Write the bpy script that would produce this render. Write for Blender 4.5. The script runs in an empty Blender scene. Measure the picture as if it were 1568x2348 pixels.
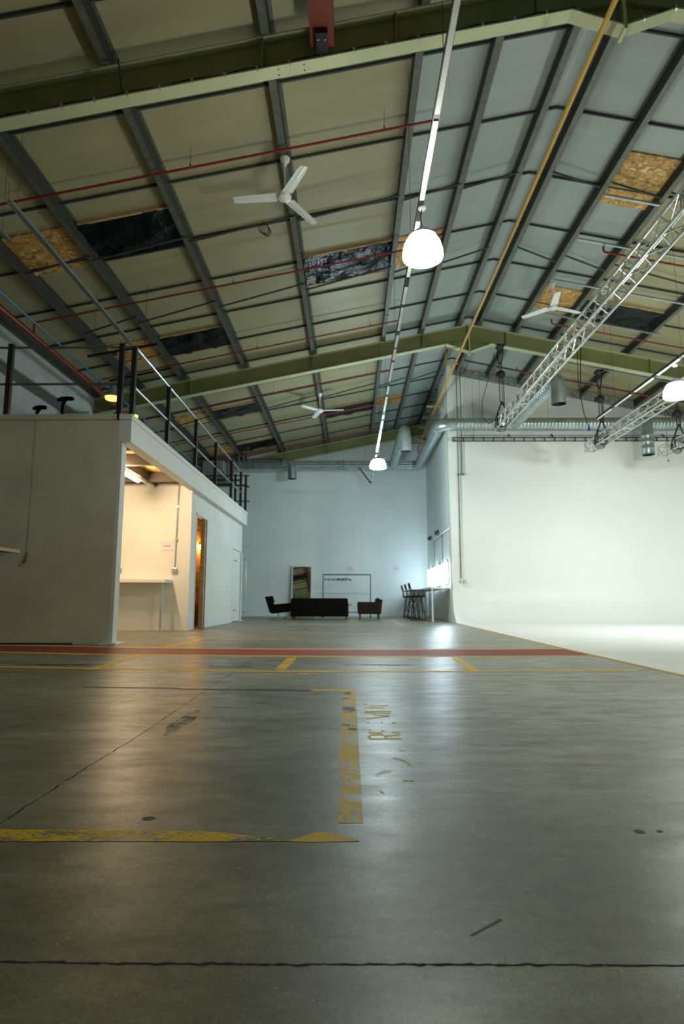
import bpy, math, random
from mathutils import Vector, Matrix
random.seed(7)
PI = math.pi
SC = bpy.context.scene
COL = SC.collection

# ------------------------------------------------------------------ helpers
class MB:
    def __init__(s): s.v = []; s.f = []; s.m = []; s.mi = 0
    def add(s, vs, fs):
        o = len(s.v); s.v += [tuple(v) for v in vs]
        for f in fs: s.f.append(tuple(o+i for i in f)); s.m.append(s.mi)
        return s
    def mat(s, i): s.mi = i; return s
    def hexa(s, p):   # 8 points: bottom 4 (ccw), top 4
        return s.add(p, [(3,2,1,0),(4,5,6,7),(0,1,5,4),(1,2,6,5),(2,3,7,6),(3,0,4,7)])
    def box(s, x0,x1,y0,y1,z0,z1):
        return s.hexa([(x0,y0,z0),(x1,y0,z0),(x1,y1,z0),(x0,y1,z0),(x0,y0,z1),(x1,y0,z1),(x1,y1,z1),(x0,y1,z1)])
    def obox(s, c, size, rot=None):
        c = Vector(c); hx,hy,hz = [k/2 for k in size]
        R = rot if rot is not None else Matrix.Identity(3)
        return s.hexa([c + R @ Vector(p) for p in [(-hx,-hy,-hz),(hx,-hy,-hz),(hx,hy,-hz),(-hx,hy,-hz),(-hx,-hy,hz),(hx,-hy,hz),(hx,hy,hz),(-hx,hy,hz)]])
    def bar(s, a, b, w, h=None, up=(0,0,1)):   # rectangular bar from a to b
        a=Vector(a); b=Vector(b); h=h or w; d=(b-a).normalized(); u=Vector(up)
        if abs(d.dot(u))>.99: u=Vector((0,1,0))
        x=d.cross(u).normalized()*w/2; z=x.cross(d).normalized()*h/2
        return s.hexa([a-x-z,a+x-z,b+x-z,b-x-z,a-x+z,a+x+z,b+x+z,b-x+z])
    def tube(s, pts, r, n=10, caps=True):
        pts=[Vector(p) for p in pts]; rs = r if isinstance(r,(list,tuple)) else [r]*len(pts)
        rings=[]; prev=None
        for i,p in enumerate(pts):
            if i==0: t=pts[1]-pts[0]
            elif i==len(pts)-1: t=pts[-1]-pts[-2]
            else: t=(pts[i+1]-p).normalized()+(p-pts[i-1]).normalized()
            t=t.normalized()
            if prev is None:
                u=Vector((0,0,1)) if abs(t.z)<.9 else Vector((1,0,0))
                x=t.cross(u).normalized()
            else:
                x=(prev-t*prev.dot(t)).normalized()
            prev=x; y=t.cross(x)
            rings.append([p+(x*math.cos(2*PI*k/n)+y*math.sin(2*PI*k/n))*rs[i] for k in range(n)])
        vs=[v for rg in rings for v in rg]; fs=[]
        for i in range(len(pts)-1):
            for k in range(n):
                a=i*n+k; b=i*n+(k+1)%n
                fs.append((a,b,b+n,a+n))
        if caps:
            fs.append(tuple(range(n-1,-1,-1))); fs.append(tuple((len(pts)-1)*n+k for k in range(n)))
        return s.add(vs,fs)
    def lathe(s, prof, c=(0,0,0), n=24, caps=False):   # prof: (r,z)
        cx,cy,cz=c; vs=[]; fs=[]
        for r,z in prof:
            for k in range(n): vs.append((cx+r*math.cos(2*PI*k/n), cy+r*math.sin(2*PI*k/n), cz+z))
        for i in range(len(prof)-1):
            for k in range(n):
                a=i*n+k; b=i*n+(k+1)%n; fs.append((a,b,b+n,a+n))
        if caps:
            fs.append(tuple(range(n-1,-1,-1))); fs.append(tuple((len(prof)-1)*n+k for k in range(n)))
        return s.add(vs,fs)
    def sphere(s, c, r, n=12, m=8, sc=(1,1,1)):
        c=Vector(c); vs=[c+Vector((0,0,-r*sc[2]))]; fs=[]
        for i in range(1,m):
            a=-PI/2+PI*i/m
            for k in range(n): vs.append(c+Vector((r*math.cos(a)*math.cos(2*PI*k/n)*sc[0], r*math.cos(a)*math.sin(2*PI*k/n)*sc[1], r*math.sin(a)*sc[2])))
        vs.append(c+Vector((0,0,r*sc[2]))); L=len(vs)-1
        for k in range(n):
            fs.append((0,1+(k+1)%n,1+k)); fs.append((L,L-n+k,L-n+(k+1)%n))
        for i in range(m-2):
            for k in range(n):
                a=1+i*n+k; b=1+i*n+(k+1)%n; fs.append((a,b,b+n,a+n))
        return s.add(vs,fs)
    def strip(s, top, bot, y0, y1):   # (x,z) polylines with equal count, extruded in y
        n=len(top); vs=[]
        for y in (y0,y1):
            for p in top: vs.append((p[0],y,p[1]))
            for p in bot: vs.append((p[0],y,p[1]))
        fs=[]; T0=0;B0=n;T1=2*n;B1=3*n
        for i in range(n-1):
            fs.append((B0+i,B0+i+1,T0+i+1,T0+i)); fs.append((T1+i,T1+i+1,B1+i+1,B1+i))
            fs.append((T0+i,T0+i+1,T1+i+1,T1+i)); fs.append((B0+i,B1+i,B1+i+1,B0+i+1))
        fs.append((B0,T0,T1,B1)); fs.append((B0+n-1,B1+n-1,T1+n-1,T0+n-1))
        return s.add(vs,fs)
    def extr(s, poly, axis, a, b):   # convex polygon extruded along axis (0 x,1 y,2 z)
        def P(u,v,w): return [(w,u,v),(u,w,v),(u,v,w)][axis]
        n=len(poly); vs=[P(u,v,a) for u,v in poly]+[P(u,v,b) for u,v in poly]
        fs=[tuple(range(n-1,-1,-1)),tuple(range(n,2*n))]+[(i,(i+1)%n,n+(i+1)%n,n+i) for i in range(n)]
        return s.add(vs,fs)
    def build(s, name, mats, parent=None, smooth=False, bevel=0, org=None):
        if not isinstance(mats,(list,tuple)): mats=[mats]
        o0 = Vector(org) if org is not None else (ORG.get(parent.name, Vector((0,0,0))) if parent else None)
        if o0 is None:
            xs=[v[0] for v in s.v]; ys=[v[1] for v in s.v]; zs=[v[2] for v in s.v]
            o0=Vector(((min(xs)+max(xs))/2,(min(ys)+max(ys))/2,min(zs)))
        me=bpy.data.meshes.new(name)
        me.from_pydata([tuple(Vector(v)-o0) for v in s.v],[],s.f)
        for m in mats: me.materials.append(m)
        for i,p in enumerate(me.polygons): p.material_index=s.m[i]; p.use_smooth=smooth
        me.update()
        import bmesh
        bm=bmesh.new(); bm.from_mesh(me); bmesh.ops.recalc_face_normals(bm,faces=bm.faces); bm.to_mesh(me); bm.free()
        if smooth:
            try: me.set_sharp_from_angle(angle=math.radians(40))
            except Exception: pass
        o=bpy.data.objects.new(name,me); COL.objects.link(o)
        if parent: o.parent=parent
        else: o.location=o0
        ORG[o.name]=o0
        if bevel:
            b=o.modifiers.new('bevel','BEVEL'); b.width=bevel; b.segments=2; b.limit_method='ANGLE'
        return o
ORG={}
def tag(o,label,cat,group=None,kind=None):
    o['label']=label; o['category']=cat
    if group: o['group']=group
    if kind: o['kind']=kind
    return o
def struct(o): o['kind']='structure'; return o
def thing(name,label,cat,loc=(0,0,0),group=None):
    o=bpy.data.objects.new(name,None); COL.objects.link(o); o.location=loc; o.empty_display_size=.1
    ORG[o.name]=Vector(loc); return tag(o,label,cat,group)
def dup(root,loc,rz=None,label=None,group=None):
    def cp(o,p):
        c=o.copy(); COL.objects.link(c)
        if p: c.parent=p
        ORG[c.name]=ORG.get(o.name,Vector((0,0,0)))
        for ch in [x for x in bpy.data.objects if x.parent==o]: cp(ch,c)
        return c
    r=cp(root,None); r.location=loc
    if rz is not None: r.rotation_euler=(0,0,rz)
    if label: r['label']=label
    if group: r['group']=group
    return r

# ------------------------------------------------------------------ materials
def new(name):
    m=bpy.data.materials.new(name); m.use_nodes=True; nt=m.node_tree
    return m,nt,nt.nodes['Principled BSDF']
def N(nt,t,**k):
    n=nt.nodes.new(t)
    for a,b in k.items():
        if a.startswith('i_'): n.inputs[a[2:].replace('_',' ')].default_value=b
        else: setattr(n,a,b)
    return n
def pos(nt,scale=(1,1,1)):
    g=N(nt,'ShaderNodeNewGeometry'); m=N(nt,'ShaderNodeMapping'); m.inputs['Scale'].default_value=scale
    nt.links.new(g.outputs['Position'],m.inputs['Vector']); return m.outputs['Vector']
def noise(nt,vec,scale,detail=4,rough=.55):
    n=N(nt,'ShaderNodeTexNoise'); n.inputs['Scale'].default_value=scale; n.inputs['Detail'].default_value=detail; n.inputs['Roughness'].default_value=rough
    nt.links.new(vec,n.inputs['Vector']); return n.outputs['Fac']
def ramp(nt,fac,stops):
    r=N(nt,'ShaderNodeValToRGB'); e=r.color_ramp.elements
    while len(e)<len(stops): e.new(.5)
    for i,(p,c) in enumerate(stops):
        e[i].position=p; e[i].color=(c,c,c,1) if isinstance(c,(int,float)) else (*c,1)
    nt.links.new(fac,r.inputs['Fac']); return r.outputs['Color']
def mix(nt,fac,a,b,mode='MIX'):
    m=N(nt,'ShaderNodeMix',data_type='RGBA',blend_type=mode)
    for s,v in ((m.inputs[0],fac),(m.inputs[6],a),(m.inputs[7],b)):
        if hasattr(v,'links') or hasattr(v,'is_output'): nt.links.new(v,s)
        else: s.default_value = v if isinstance(v,(int,float)) else (*v,1)
    return m.outputs[2]
def bump(nt,h,strength,dist=.01):
    b=N(nt,'ShaderNodeBump'); b.inputs['Strength'].default_value=strength; b.inputs['Distance'].default_value=dist
    nt.links.new(h,b.inputs['Height']); return b.outputs['Normal']
def plain(name,col,rough=.6,metal=0,var=.08,scale=3,bmp=0,bscale=60,spec=.5,coord=(1,1,1)):
    m,nt,b=new(name); v=pos(nt,coord); f=noise(nt,v,scale)
    lo=tuple(max(0,c*(1-var*2)) for c in col); hi=tuple(min(1,c*(1+var)) for c in col)
    nt.links.new(ramp(nt,f,[(.3,lo),(.7,hi)]),b.inputs['Base Color'])
    b.inputs['Roughness'].default_value=rough; b.inputs['Metallic'].default_value=metal
    b.inputs['Specular IOR Level'].default_value=spec
    if bmp: nt.links.new(bump(nt,noise(nt,v,bscale,3),bmp),b.inputs['Normal'])
    return m
def emis(name,col,st):
    m,nt,b=new(name); b.inputs['Base Color'].default_value=(*[min(1,c) for c in col],1)
    b.inputs['Emission Color'].default_value=(*col,1); b.inputs['Emission Strength'].default_value=st; return m

def concrete(nt,b):
    v=pos(nt); v2=pos(nt,(1.0,2.2,1))
    big=noise(nt,v2,.55,5,.6); mid=noise(nt,v2,3.2,6,.65); fine=noise(nt,v,60,3,.6)
    c=ramp(nt,big,[(.34,(.155,.145,.095)),(.5,(.215,.205,.145)),(.66,(.285,.28,.21))])
    c=mix(nt,.75,c,ramp(nt,mid,[(.34,(.66,.63,.54)),(.5,(1,1,1)),(.66,(1.3,1.32,1.32))]),'MULTIPLY')
    c=mix(nt,.5,c,ramp(nt,fine,[(.35,.72),(.62,1.18)]),'MULTIPLY')
    c=mix(nt,.6,c,ramp(nt,noise(nt,v,190,3,.7),[(.38,.62),(.5,1.0),(.64,1.45)]),'MULTIPLY')
    c=mix(nt,.55,c,ramp(nt,noise(nt,pos(nt,(1,1.6,1)),11,6,.75),[(.36,.70),(.5,1.0),(.62,1.22)]),'MULTIPLY')
    # aggregate flecks and pits
    vo=N(nt,'ShaderNodeTexVoronoi'); vo.inputs['Scale'].default_value=38; nt.links.new(v,vo.inputs['Vector'])
    keep=noise(nt,v,21,1); 
    fl=N(nt,'ShaderNodeMath',operation='MULTIPLY'); nt.links.new(ramp(nt,vo.outputs['Distance'],[(.10,1),(.17,0)]),fl.inputs[0]); nt.links.new(ramp(nt,keep,[(.55,0),(.60,1)]),fl.inputs[1])
    fl2=N(nt,'ShaderNodeMath',operation='MULTIPLY'); fl2.inputs[1].default_value=.75; nt.links.new(fl.outputs[0],fl2.inputs[0])
    c=mix(nt,fl2.outputs[0],c,(.40,.40,.33))
    vo2=N(nt,'ShaderNodeTexVoronoi'); vo2.inputs['Scale'].default_value=30; nt.links.new(v,vo2.inputs['Vector'])
    keep2=noise(nt,v,9,1)
    pt=N(nt,'ShaderNodeMath',operation='MULTIPLY'); nt.links.new(ramp(nt,vo2.outputs['Distance'],[(.05,1),(.09,0)]),pt.inputs[0]); nt.links.new(ramp(nt,keep2,[(.60,0),(.64,1)]),pt.inputs[1])
    c=mix(nt,pt.outputs[0],c,(.03,.03,.022))
    r=ramp(nt,mid,[(.3,.42),(.7,.30)])
    h=mix(nt,.5,fine,mid); nm=bump(nt,h,.10,.004)
    return c,r,nm
def floor_mat():
    m,nt,b=new('polished_concrete'); c,r,nm=concrete(nt,b)
    nt.links.new(c,b.inputs['Base Color']); nt.links.new(r,b.inputs['Roughness']); nt.links.new(nm,b.inputs['Normal']); b.inputs['Specular IOR Level'].default_value=.40
    return m
def paint_mat(name,col,lo,hi,scale=24,co=(1,2.0,1),big=1.5):
    """floor paint worn through to the concrete: lo/hi = noise window, low = more paint left"""
    m,nt,b=new(name); c,r,nm=concrete(nt,b)
    v=pos(nt,co); f=noise(nt,v,scale,5,.72); g=noise(nt,v,big,3,.5)
    w=mix(nt,.38,f,g); k=ramp(nt,w,[(lo,1),(hi,0)])
    tint=mix(nt,noise(nt,pos(nt),14,4),tuple(x*.78 for x in col),col)
    nt.links.new(mix(nt,k,c,tint),b.inputs['Base Color']); nt.links.new(mix(nt,k,r,(.55,.55,.55)),b.inputs['Roughness']); b.inputs['Specular IOR Level'].default_value=.22; nt.links.new(nm,b.inputs['Normal'])
    return m
def osb_mat():
    m,nt,b=new('chipboard'); 
    v=pos(nt,(1,1,1)); vo=N(nt,'ShaderNodeTexVoronoi'); vo.inputs['Scale'].default_value=14; vo.inputs['Randomness'].default_value=1
    ns=N(nt,'ShaderNodeTexNoise'); ns.inputs['Scale'].default_value=7; nt.links.new(v,ns.inputs['Vector'])
    ad=N(nt,'ShaderNodeVectorMath',operation='MULTIPLY_ADD'); nt.links.new(ns.outputs['Color'],ad.inputs[0]); ad.inputs[1].default_value=(.35,.35,.35); nt.links.new(v,ad.inputs[2])
    nt.links.new(ad.outputs[0],vo.inputs['Vector'])
    sep=N(nt,'ShaderNodeSeparateColor'); nt.links.new(vo.outputs['Color'],sep.inputs[0])
    c=ramp(nt,sep.outputs[0],[(.0,(.30,.15,.035)),(.5,(.52,.30,.075)),(.92,(.66,.42,.14)),(1,(.85,.66,.34))])
    nt.links.new(c,b.inputs['Base Color']); b.inputs['Roughness'].default_value=.6; return m
M={}
M['floor']=floor_mat()
M['yellow']=paint_mat('yellow_floor_paint',(.86,.55,.012),.50,.56)
M['yellow_good']=paint_mat('yellow_line_paint',(.92,.55,.02),.58,.66,18)
M['yellow_worn']=paint_mat('worn_yellow_paint',(.90,.57,.006),.495,.525,42,(1,2.2,1),5.0)
M['yellow_faint']=paint_mat('faint_yellow_paint',(.60,.48,.16),.46,.51,60,(1,1,1),9)
M['yellow_letter']=paint_mat('lettering_paint',(.92,.60,.03),.60,.65,60,(1,1,1),9)
M['red_floor']=paint_mat('red_walkway_paint',(.36,.055,.045),.63,.72,6)
M['tape']=paint_mat('dark_tape_mark',(.035,.045,.045),.54,.62,16)
M['stain']=paint_mat('dark_stain',(.045,.055,.05),.47,.56,7,(1,1,1),3)
M['joint']=plain('joint_gap',(.012,.012,.009),.9)
M['white']=plain('white_paint',(.78,.80,.78),.55,var=.03,scale=1.2,bmp=.05,bscale=40)
M['white_sheet']=plain('white_wall_panel',(.76,.84,.84),.6,var=.025,scale=.8)
M['cyc']=plain('cyclorama_white',(.80,.83,.78),.5,var=.02,scale=.6)
M['cyc_floor']=plain('cyclorama_floor_white',(.86,.87,.86),.34,var=.03,scale=1.2)
M['rough_wall']=plain('roughcast_white',(.70,.67,.56),.8,var=.07,scale=1.5,bmp=.6,bscale=35)
M['plaster_up']=plain('grey_white_upper_wall',(.50,.55,.55),.7,var=.05)
M['panel_line']=plain('faint_panel_line',(.60,.65,.66),.7)
M['beam_brown']=plain('dark_brown_beam',(.045,.038,.028),.7)
M['soffit']=plain('grey_ledge',(.30,.31,.30),.8,var=.05)
M['cream']=plain('cream_roof_lining',(.37,.345,.20),.5,var=.07,scale=.9,coord=(.5,2,1))
M['lining']=plain('grey_white_roof_lining',(.34,.40,.37),.5,var=.05,scale=.9,coord=(.5,2,1))
M['seam']=plain('dark_lining_joint',(.045,.06,.055),.7)
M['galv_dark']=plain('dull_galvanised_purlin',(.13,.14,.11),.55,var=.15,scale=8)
M['purlin_shaded']=plain('purlin_web_shaded',(.03,.033,.024),.6,var=.12)  # same purlin steel, with the shade on the web put into its colour
M['green']=plain('green_steel_lit',(.52,.55,.33),.5,var=.05,scale=2)  # frame flanges: the light they catch is put into this paler colour
M['green_shaded']=plain('green_steel_shaded',(.235,.25,.10),.45,var=.08,scale=2)  # same green paint, with the shade on the webs put into the colour
M['black']=plain('black_steel',(.012,.012,.012),.5)
M['blackplastic']=None
m,nt,b=new('black_polythene'); v=pos(nt,(1,.6,1)); nt.links.new(ramp(nt,noise(nt,v,5,3),[(.3,(.003,.004,.005)),(.7,(.008,.011,.013))]),b.inputs['Base Color'])
b.inputs['Roughness'].default_value=.24; b.inputs['Specular IOR Level'].default_value=.14; nt.links.new(bump(nt,noise(nt,v,5,4),.9,.06),b.inputs['Normal']); M['blackplastic']=m
M['osb']=osb_mat()
M['osb_dark']=M['osb']
M['pine']=plain('pine_timber',(.52,.36,.16),.6,var=.2,scale=4,coord=(1,1,12))
M['red_pipe']=plain('red_sprinkler_pipe',(.26,.022,.018),.4,var=.08)
M['red_steel']=plain('oxide_red_steel',(.16,.028,.016),.5,var=.1)
M['yellow_pipe']=plain('ochre_gas_pipe',(.56,.33,.05),.4,var=.06)
M['blue_pipe']=plain('blue_water_pipe',(.04,.24,.42),.4)
M['galv']=plain('galvanised_steel',(.50,.56,.58),.32,metal=.85,var=.12,scale=5)
M['duct']=plain('spiral_duct_steel',(.46,.53,.53),.36,metal=.75,var=.12,scale=3)
M['duct_in']=plain('duct_inside',(.02,.03,.035),.8)
M['alu']=plain('truss_aluminium',(.62,.65,.62),.3,metal=.8,var=.08)
M['rail']=plain('galvanised_rail_tube',(.50,.55,.56),.35,metal=.8)
M['fan']=plain('white_fan_enamel',(.78,.82,.80),.35,var=.02)
M['trunk_white']=plain('white_track_cover',(.80,.84,.80),.4,var=.04)
M['grey_cap']=plain('grey_lamp_cap',(.22,.25,.26),.5)
M['leather']=plain('black_leather',(.005,.0045,.0035),.7,var=.1,spec=.06)
M['brown_leather']=plain('dark_brown_leather',(.020,.014,.009),.7,var=.1,spec=.1)
M['mahogany']=plain('mahogany_leg',(.09,.03,.018),.4)
M['chrome']=plain('chrome',(.7,.7,.7),.12,metal=1,var=.01)
m,nt,b=new('mirror_glass'); b.inputs['Base Color'].default_value=(.86,.88,.86,1); b.inputs['Metallic'].default_value=1; b.inputs['Roughness'].default_value=.01; M['mirror']=m
M['paper']=plain('printed_paper',(.72,.74,.80),.6,var=.02)
M['ink']=plain('grey_print',(.35,.36,.42),.6)
M['insul']=plain('silver_insulation_strip',(.30,.32,.29),.5,var=.3,scale=14)
M['redtext']=plain('red_insulation_print',(.35,.07,.05),.6)
M['plug']=plain('blue_plug',(.01,.03,.30),.4)
M['lamp']=emis('pendant_dome_glow',(.95,1.0,.88),62)
M['lamp2']=emis('far_pendant_glow',(.80,.97,1.0),95)
M['bulb']=emis('vanity_bulb_glow',(.72,.89,1.0),29)
M['warm_tube']=emis('warm_tube_glow',(1.0,.72,.42),125)
M['warm_glow']=emis('warm_lamp_glow',(1.0,.36,.07),2.4)
M['warm_bulb']=emis('warm_bulb_glow',(1.0,.44,.09),90)

# ------------------------------------------------------------------ camera
fpx,yaw,pitch,roll=1429.6,-.01359,.14121,.0015
cy_,sy_=math.cos(yaw),math.sin(yaw); cp,sp=math.cos(pitch),math.sin(pitch); cr,sr=math.cos(roll),math.sin(roll)
def camvec(v):
    x,y,z=v; y,z=cp*y+sp*z,-sp*y+cp*z; return (cr*x-sr*y, sr*x+cr*y, z)
DX,DY,DZ=camvec((cy_,0,sy_)),camvec((-sy_,0,cy_)),camvec((0,-1,0))
right=Vector((DX[0],DY[0],DZ[0])); down=Vector((DX[1],DY[1],DZ[1])); fwd=Vector((DX[2],DY[2],DZ[2]))
cam=bpy.data.cameras.new('camera'); co=bpy.data.objects.new('camera',cam); COL.objects.link(co)
R=Matrix((right,-down,-fwd)).transposed()
co.matrix_world=Matrix.Translation((0,0,.66)) @ R.to_4x4()
cam.sensor_fit='VERTICAL'; cam.sensor_height=36; cam.lens=fpx/2348*36; cam.clip_start=.05; cam.clip_end=200
cam.dof.use_dof=True; cam.dof.focus_distance=2.3; cam.dof.aperture_fstop=4.5
SC.camera=co

# ------------------------------------------------------------------ setting
XR=3.28                       # ridge
XL,XE=-7.05,13.6              # eaves
def zt(x): return 8.25-.2045*abs(x-XR)     # rafter top = purlin seat
def zb(x): return 7.80-.2045*abs(x-XR)
YF=26.6; YN=-4.0

struct(MB().box(-7.6,14,YN-.2,YF+.2,-.3,0).build('floor',M['floor']))
# ceiling lining with joints
c=MB(); H=.2
for (a,b2,mi) in ((XL-.5,.93,0),(.93,XR,1),(XR,5.6,1),(5.6,XE+.3,0)):
    c.mat(mi).hexa([(a,YN-.2,zt(a)+H),(b2,YN-.2,zt(b2)+H),(b2,YF+.2,zt(b2)+H),(a,YF+.2,zt(a)+H),
                    (a,YN-.2,zt(a)+H+.1),(b2,YN-.2,zt(b2)+H+.1),(b2,YF+.2,zt(b2)+H+.1),(a,YF+.2,zt(a)+H+.1)])
c.mat(2)
for y in (-1.5,0,1.5,3.0,4.46,5.94,7.47,8.95,10.47,11.93,13.40,14.90,16.35,17.85,19.3,20.8,22.3,23.8,25.3):
    for a,b2 in ((XL,XR),(XR,XE)):
        z0=H-.045
        c.hexa([(a,y-.013,zt(a)+z0),(b2,y-.013,zt(b2)+z0),(b2,y+.013,zt(b2)+z0),(a,y+.013,zt(a)+z0),
                (a,y-.013,zt(a)+H),(b2,y-.013,zt(b2)+H),(b2,y+.013,zt(b2)+H),(a,y+.013,zt(a)+H)])
struct(c.build('ceiling',[M['cream'],M['lining'],M['seam']]))

def gable(x0,x1,y0,y1,z0=0):
    xs=[x0]+([XR] if x0<XR<x1 else [])+[x1]
    return MB().strip([(x,zt(x)+H) for x in xs],[(x,z0) for x in xs],y0,y1)
wb=gable(-7.6,3.5,YF,YF+.2); wb.mat(1)
for x in (-6.2,-4.86,-3.52,-2.18,-.84,.50,1.84): wb.box(x-.003,x+.003,YF-.004,YF,0,5.6)
for a,b2 in ((-6.2,-3.5),(-3.5,-.85),(-.85,.5),(.5,1.84)): wb.box(a,b2,YF-.004,YF,5.35,5.356)
wb.box(.9,3.2,YF-.004,YF,3.05,3.056)
wbk=struct(wb.build('wall_back',[M['white_sheet'],M['panel_line']]))
struct(gable(3.2,14,20.02,20.22).build('wall_rear_right',M['cyc']))
struct(MB().add([(3.2,20.22,0),(3.5,20.22,0),(3.5,YF,0),(3.29,YF,0),(3.2,20.22,zt(3.2)+H),(3.5,20.22,zt(3.5)+H),(3.5,YF,zt(3.5)+H),(3.29,YF,zt(3.29)+H)],
    [(3,2,1,0),(4,5,6,7),(0,1,5,4),(1,2,6,5),(2,3,7,6),(3,0,4,7)]).build('wall_return',M['white_sheet']))
struct(gable(-7.6,14,YN-.2,YN).build('wall_front',M['rough_wall']))
struct(MB().box(XE,XE+.2,YN,20.1,0,zt(XE)+H).build('wall_right',M['white']))
wl=MB().box(-7.65,-7.45,YN,YF,0,5.48).mat(1).box(-7.65,-7.05,YN,YF,5.5,6.35)
wl.mat(2).box(-7.65,-7.05,YN,YF,5.46,5.5)
struct(wl.build('wall_left',[M['plaster_up'],M['plaster_up'],M['soffit']]))
# insulation strip visible where far gables meet the roof
def gstrip(name,x0,x1,y,lab,txt=True):
    mb=MB(); xs=[x0]+([XR] if x0<XR<x1 else [])+[x1]
    mb.strip([(x,zt(x)+.19) for x in xs],[(x,zt(x)-.1) for x in xs],y-.03,y-.002)
    mb.mat(1); x=x0+.3; r=random.Random(3)
    while x<x1-.3:
        z=zt(x); mb.add([(x,y-.034,z-.02),(x+.05,y-.034,z-.02),(x+.17,y-.034,z+.13),(x+.12,y-.034,z+.13)],[(0,1,2,3)]); x+=r.choice([.28,.3,.9])
    return tag(mb.build(name,[M['insul'],M['redtext']]),lab,'insulation')
gstrip('insulation_strip',-3.2,3.0,YF,'printed silver insulation strip along the top of the blue-white back wall')
gstrip('insulation_strip',3.4,12.5,20.02,'printed silver insulation strip at roof line above the white cyclorama wall')

# cyclorama : floor sheet + curved foot + wall
def xl(y): return 3.0+max(0,(y-9))*.0185
cy=MB(); prof=[(-2.6,.004),(4,.004),(9,.004),(14,.004),(18.85,.004)]
for i in range(1,13):
    a=PI/2*i/12; prof.append((18.85+1.05*math.sin(a), .006+1.05*(1-math.cos(a))))
prof+=[(19.9,3.0),(19.9,5.86)]
vs=[];fs=[]
for (y,z) in prof: vs+= [(xl(min(y,19.9))+(.0 if z<.02 else .03*min(1,z)),y,z),(XE,y,z)]
for i in range(len(prof)-1): fs.append((2*i,2*i+1,2*i+3,2*i+2)); cy.mat(1 if prof[i+1][1]<.02 else 0); cy.add([vs[2*i],vs[2*i+1],vs[2*i+3],vs[2*i+2]],[(0,1,2,3)])
# end profile and top edge (thickness)
cy.mat(0)
endp=[(y,z) for y,z in prof[4:]]
for i in range(len(endp)-1):
    (ya,za),(yb,zb2)=endp[i],endp[i+1]; x1=xl(min(ya,19.9))+(.0 if za<.02 else .03*min(1,za)); x2=xl(min(yb,19.9))+.03*min(1,zb2)
    cy.add([(x1,ya,za),(x1,20.02,za),(x2,20.02,zb2),(x2,yb,zb2)],[(0,1,2,3)])
cy.add([(3.23,19.9,5.86),(XE,19.9,5.86),(XE,20.02,5.86),(3.23,20.02,5.86)],[(0,1,2,3)])
o=cy.build('cyclorama',[M['cyc'],M['cyc_floor']],smooth=True); tag(o,'large white infinity cove with curved foot sweeping into a white painted floor','studio backdrop')
ZF=.3   # paint films lie within a fraction of a millimetre of the slab
def poly_line(pts,w,z=.003,wy=None):
    """ribbon of width w following pts on the floor, mitred at the joints"""
    z=z*ZF
    mb=MB(); P=[Vector((p[0],p[1],0)) for p in pts]; L=[];Rr=[]
    for i,p in enumerate(P):
        t=Vector((0,0,0))
        if i>0: t+=(P[i]-P[i-1]).normalized()
        if i<len(P)-1: t+=(P[i+1]-P[i]).normalized()
        t=t.normalized(); n=Vector((-t.y,t.x,0))*w/2
        L.append(p+n); Rr.append(p-n)
    for i in range(len(P)-1):
        mb.add([(*L[i].xy,z),(*L[i+1].xy,z),(*Rr[i+1].xy,z),(*Rr[i].xy,z)],[(0,1,2,3)])
    return mb
tag(poly_line([(xl(y)-.02,y) for y in (3,6,9,12,15,18,20)],.06,.008).build('floor_line',M['yellow_good']),'thin yellow line edging the white cyclorama floor','floor marking')

# ---- floor markings
lo=[(-7.4,8.75),(-4.491,8.106),(-3.253,7.84),(-2.14,7.726),(-1.064,7.633),(-.018,7.60),(1.023,7.62),(1.915,7.69),(2.95,7.79)]
hi=[(-7.4,9.95),(-5.176,9.33),(-3.337,8.999),(-2.47,8.885),(-1.221,8.746),(-.02,8.70),(1.176,8.748),(2.206,8.85),(2.97,8.94)]
mb=MB(); n_=len(lo)
for i in range(n_-1): mb.add([(*lo[i],.0006),(*lo[i+1],.0006),(*hi[i+1],.0006),(*hi[i],.0006)],[(0,1,2,3)])
tag(mb.build('walkway_band',M['red_floor']),'wide red painted walkway band crossing the concrete floor','floor marking')
tag(poly_line(lo,.14,.004).build('floor_line',M['yellow_good']),'yellow line along the near edge of the red walkway band','floor marking')
tag(poly_line(hi,.16,.004).build('floor_line',M['yellow_good']),'yellow line along the far edge of the red walkway band','floor marking')
y2=[(-7.4,6.75),(-3.49,6.33),(-2.124,6.158),(-1.2,6.04),(-.4,6.01),(.8,6.04),(1.973,6.095),(2.74,6.157)]
tag(poly_line(y2,.10,.004).build('floor_line',M['yellow_good']),'long yellow floor line running parallel in front of the red band','floor marking')
for pts,w,mt,lb in (([(-2.50,6.24),(-2.56,7.72)],.09,'yellow_good','short yellow cross line left of the middle, joining long line to red band'),
    ([(-.68,6.05),(-.674,7.5)],.11,'yellow','short yellow and black taped cross line near the middle, in front of the red band'),
    ([(1.207,7.40),(1.19,6.1)],.08,'yellow_good','short slanted yellow cross line right of the bright floor reflection'),
    ([(-2.64,9.1),(-2.55,10.85)],.09,'yellow_good','yellow line leading from the red band towards the lit booth opening'),
    ([(1.405,16.84),(1.40,22.0)],.05,'yellow_good','thin yellow line beside the brown armchair near the back wall'),
    ([(-5.1,6.75),(-5.0,8.2)],.07,'yellow_worn','faint yellow cross line at the far left before the red band')):
    tag(poly_line(pts,w,.0045).build('floor_line',M[mt]),lb,'floor marking')
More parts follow.
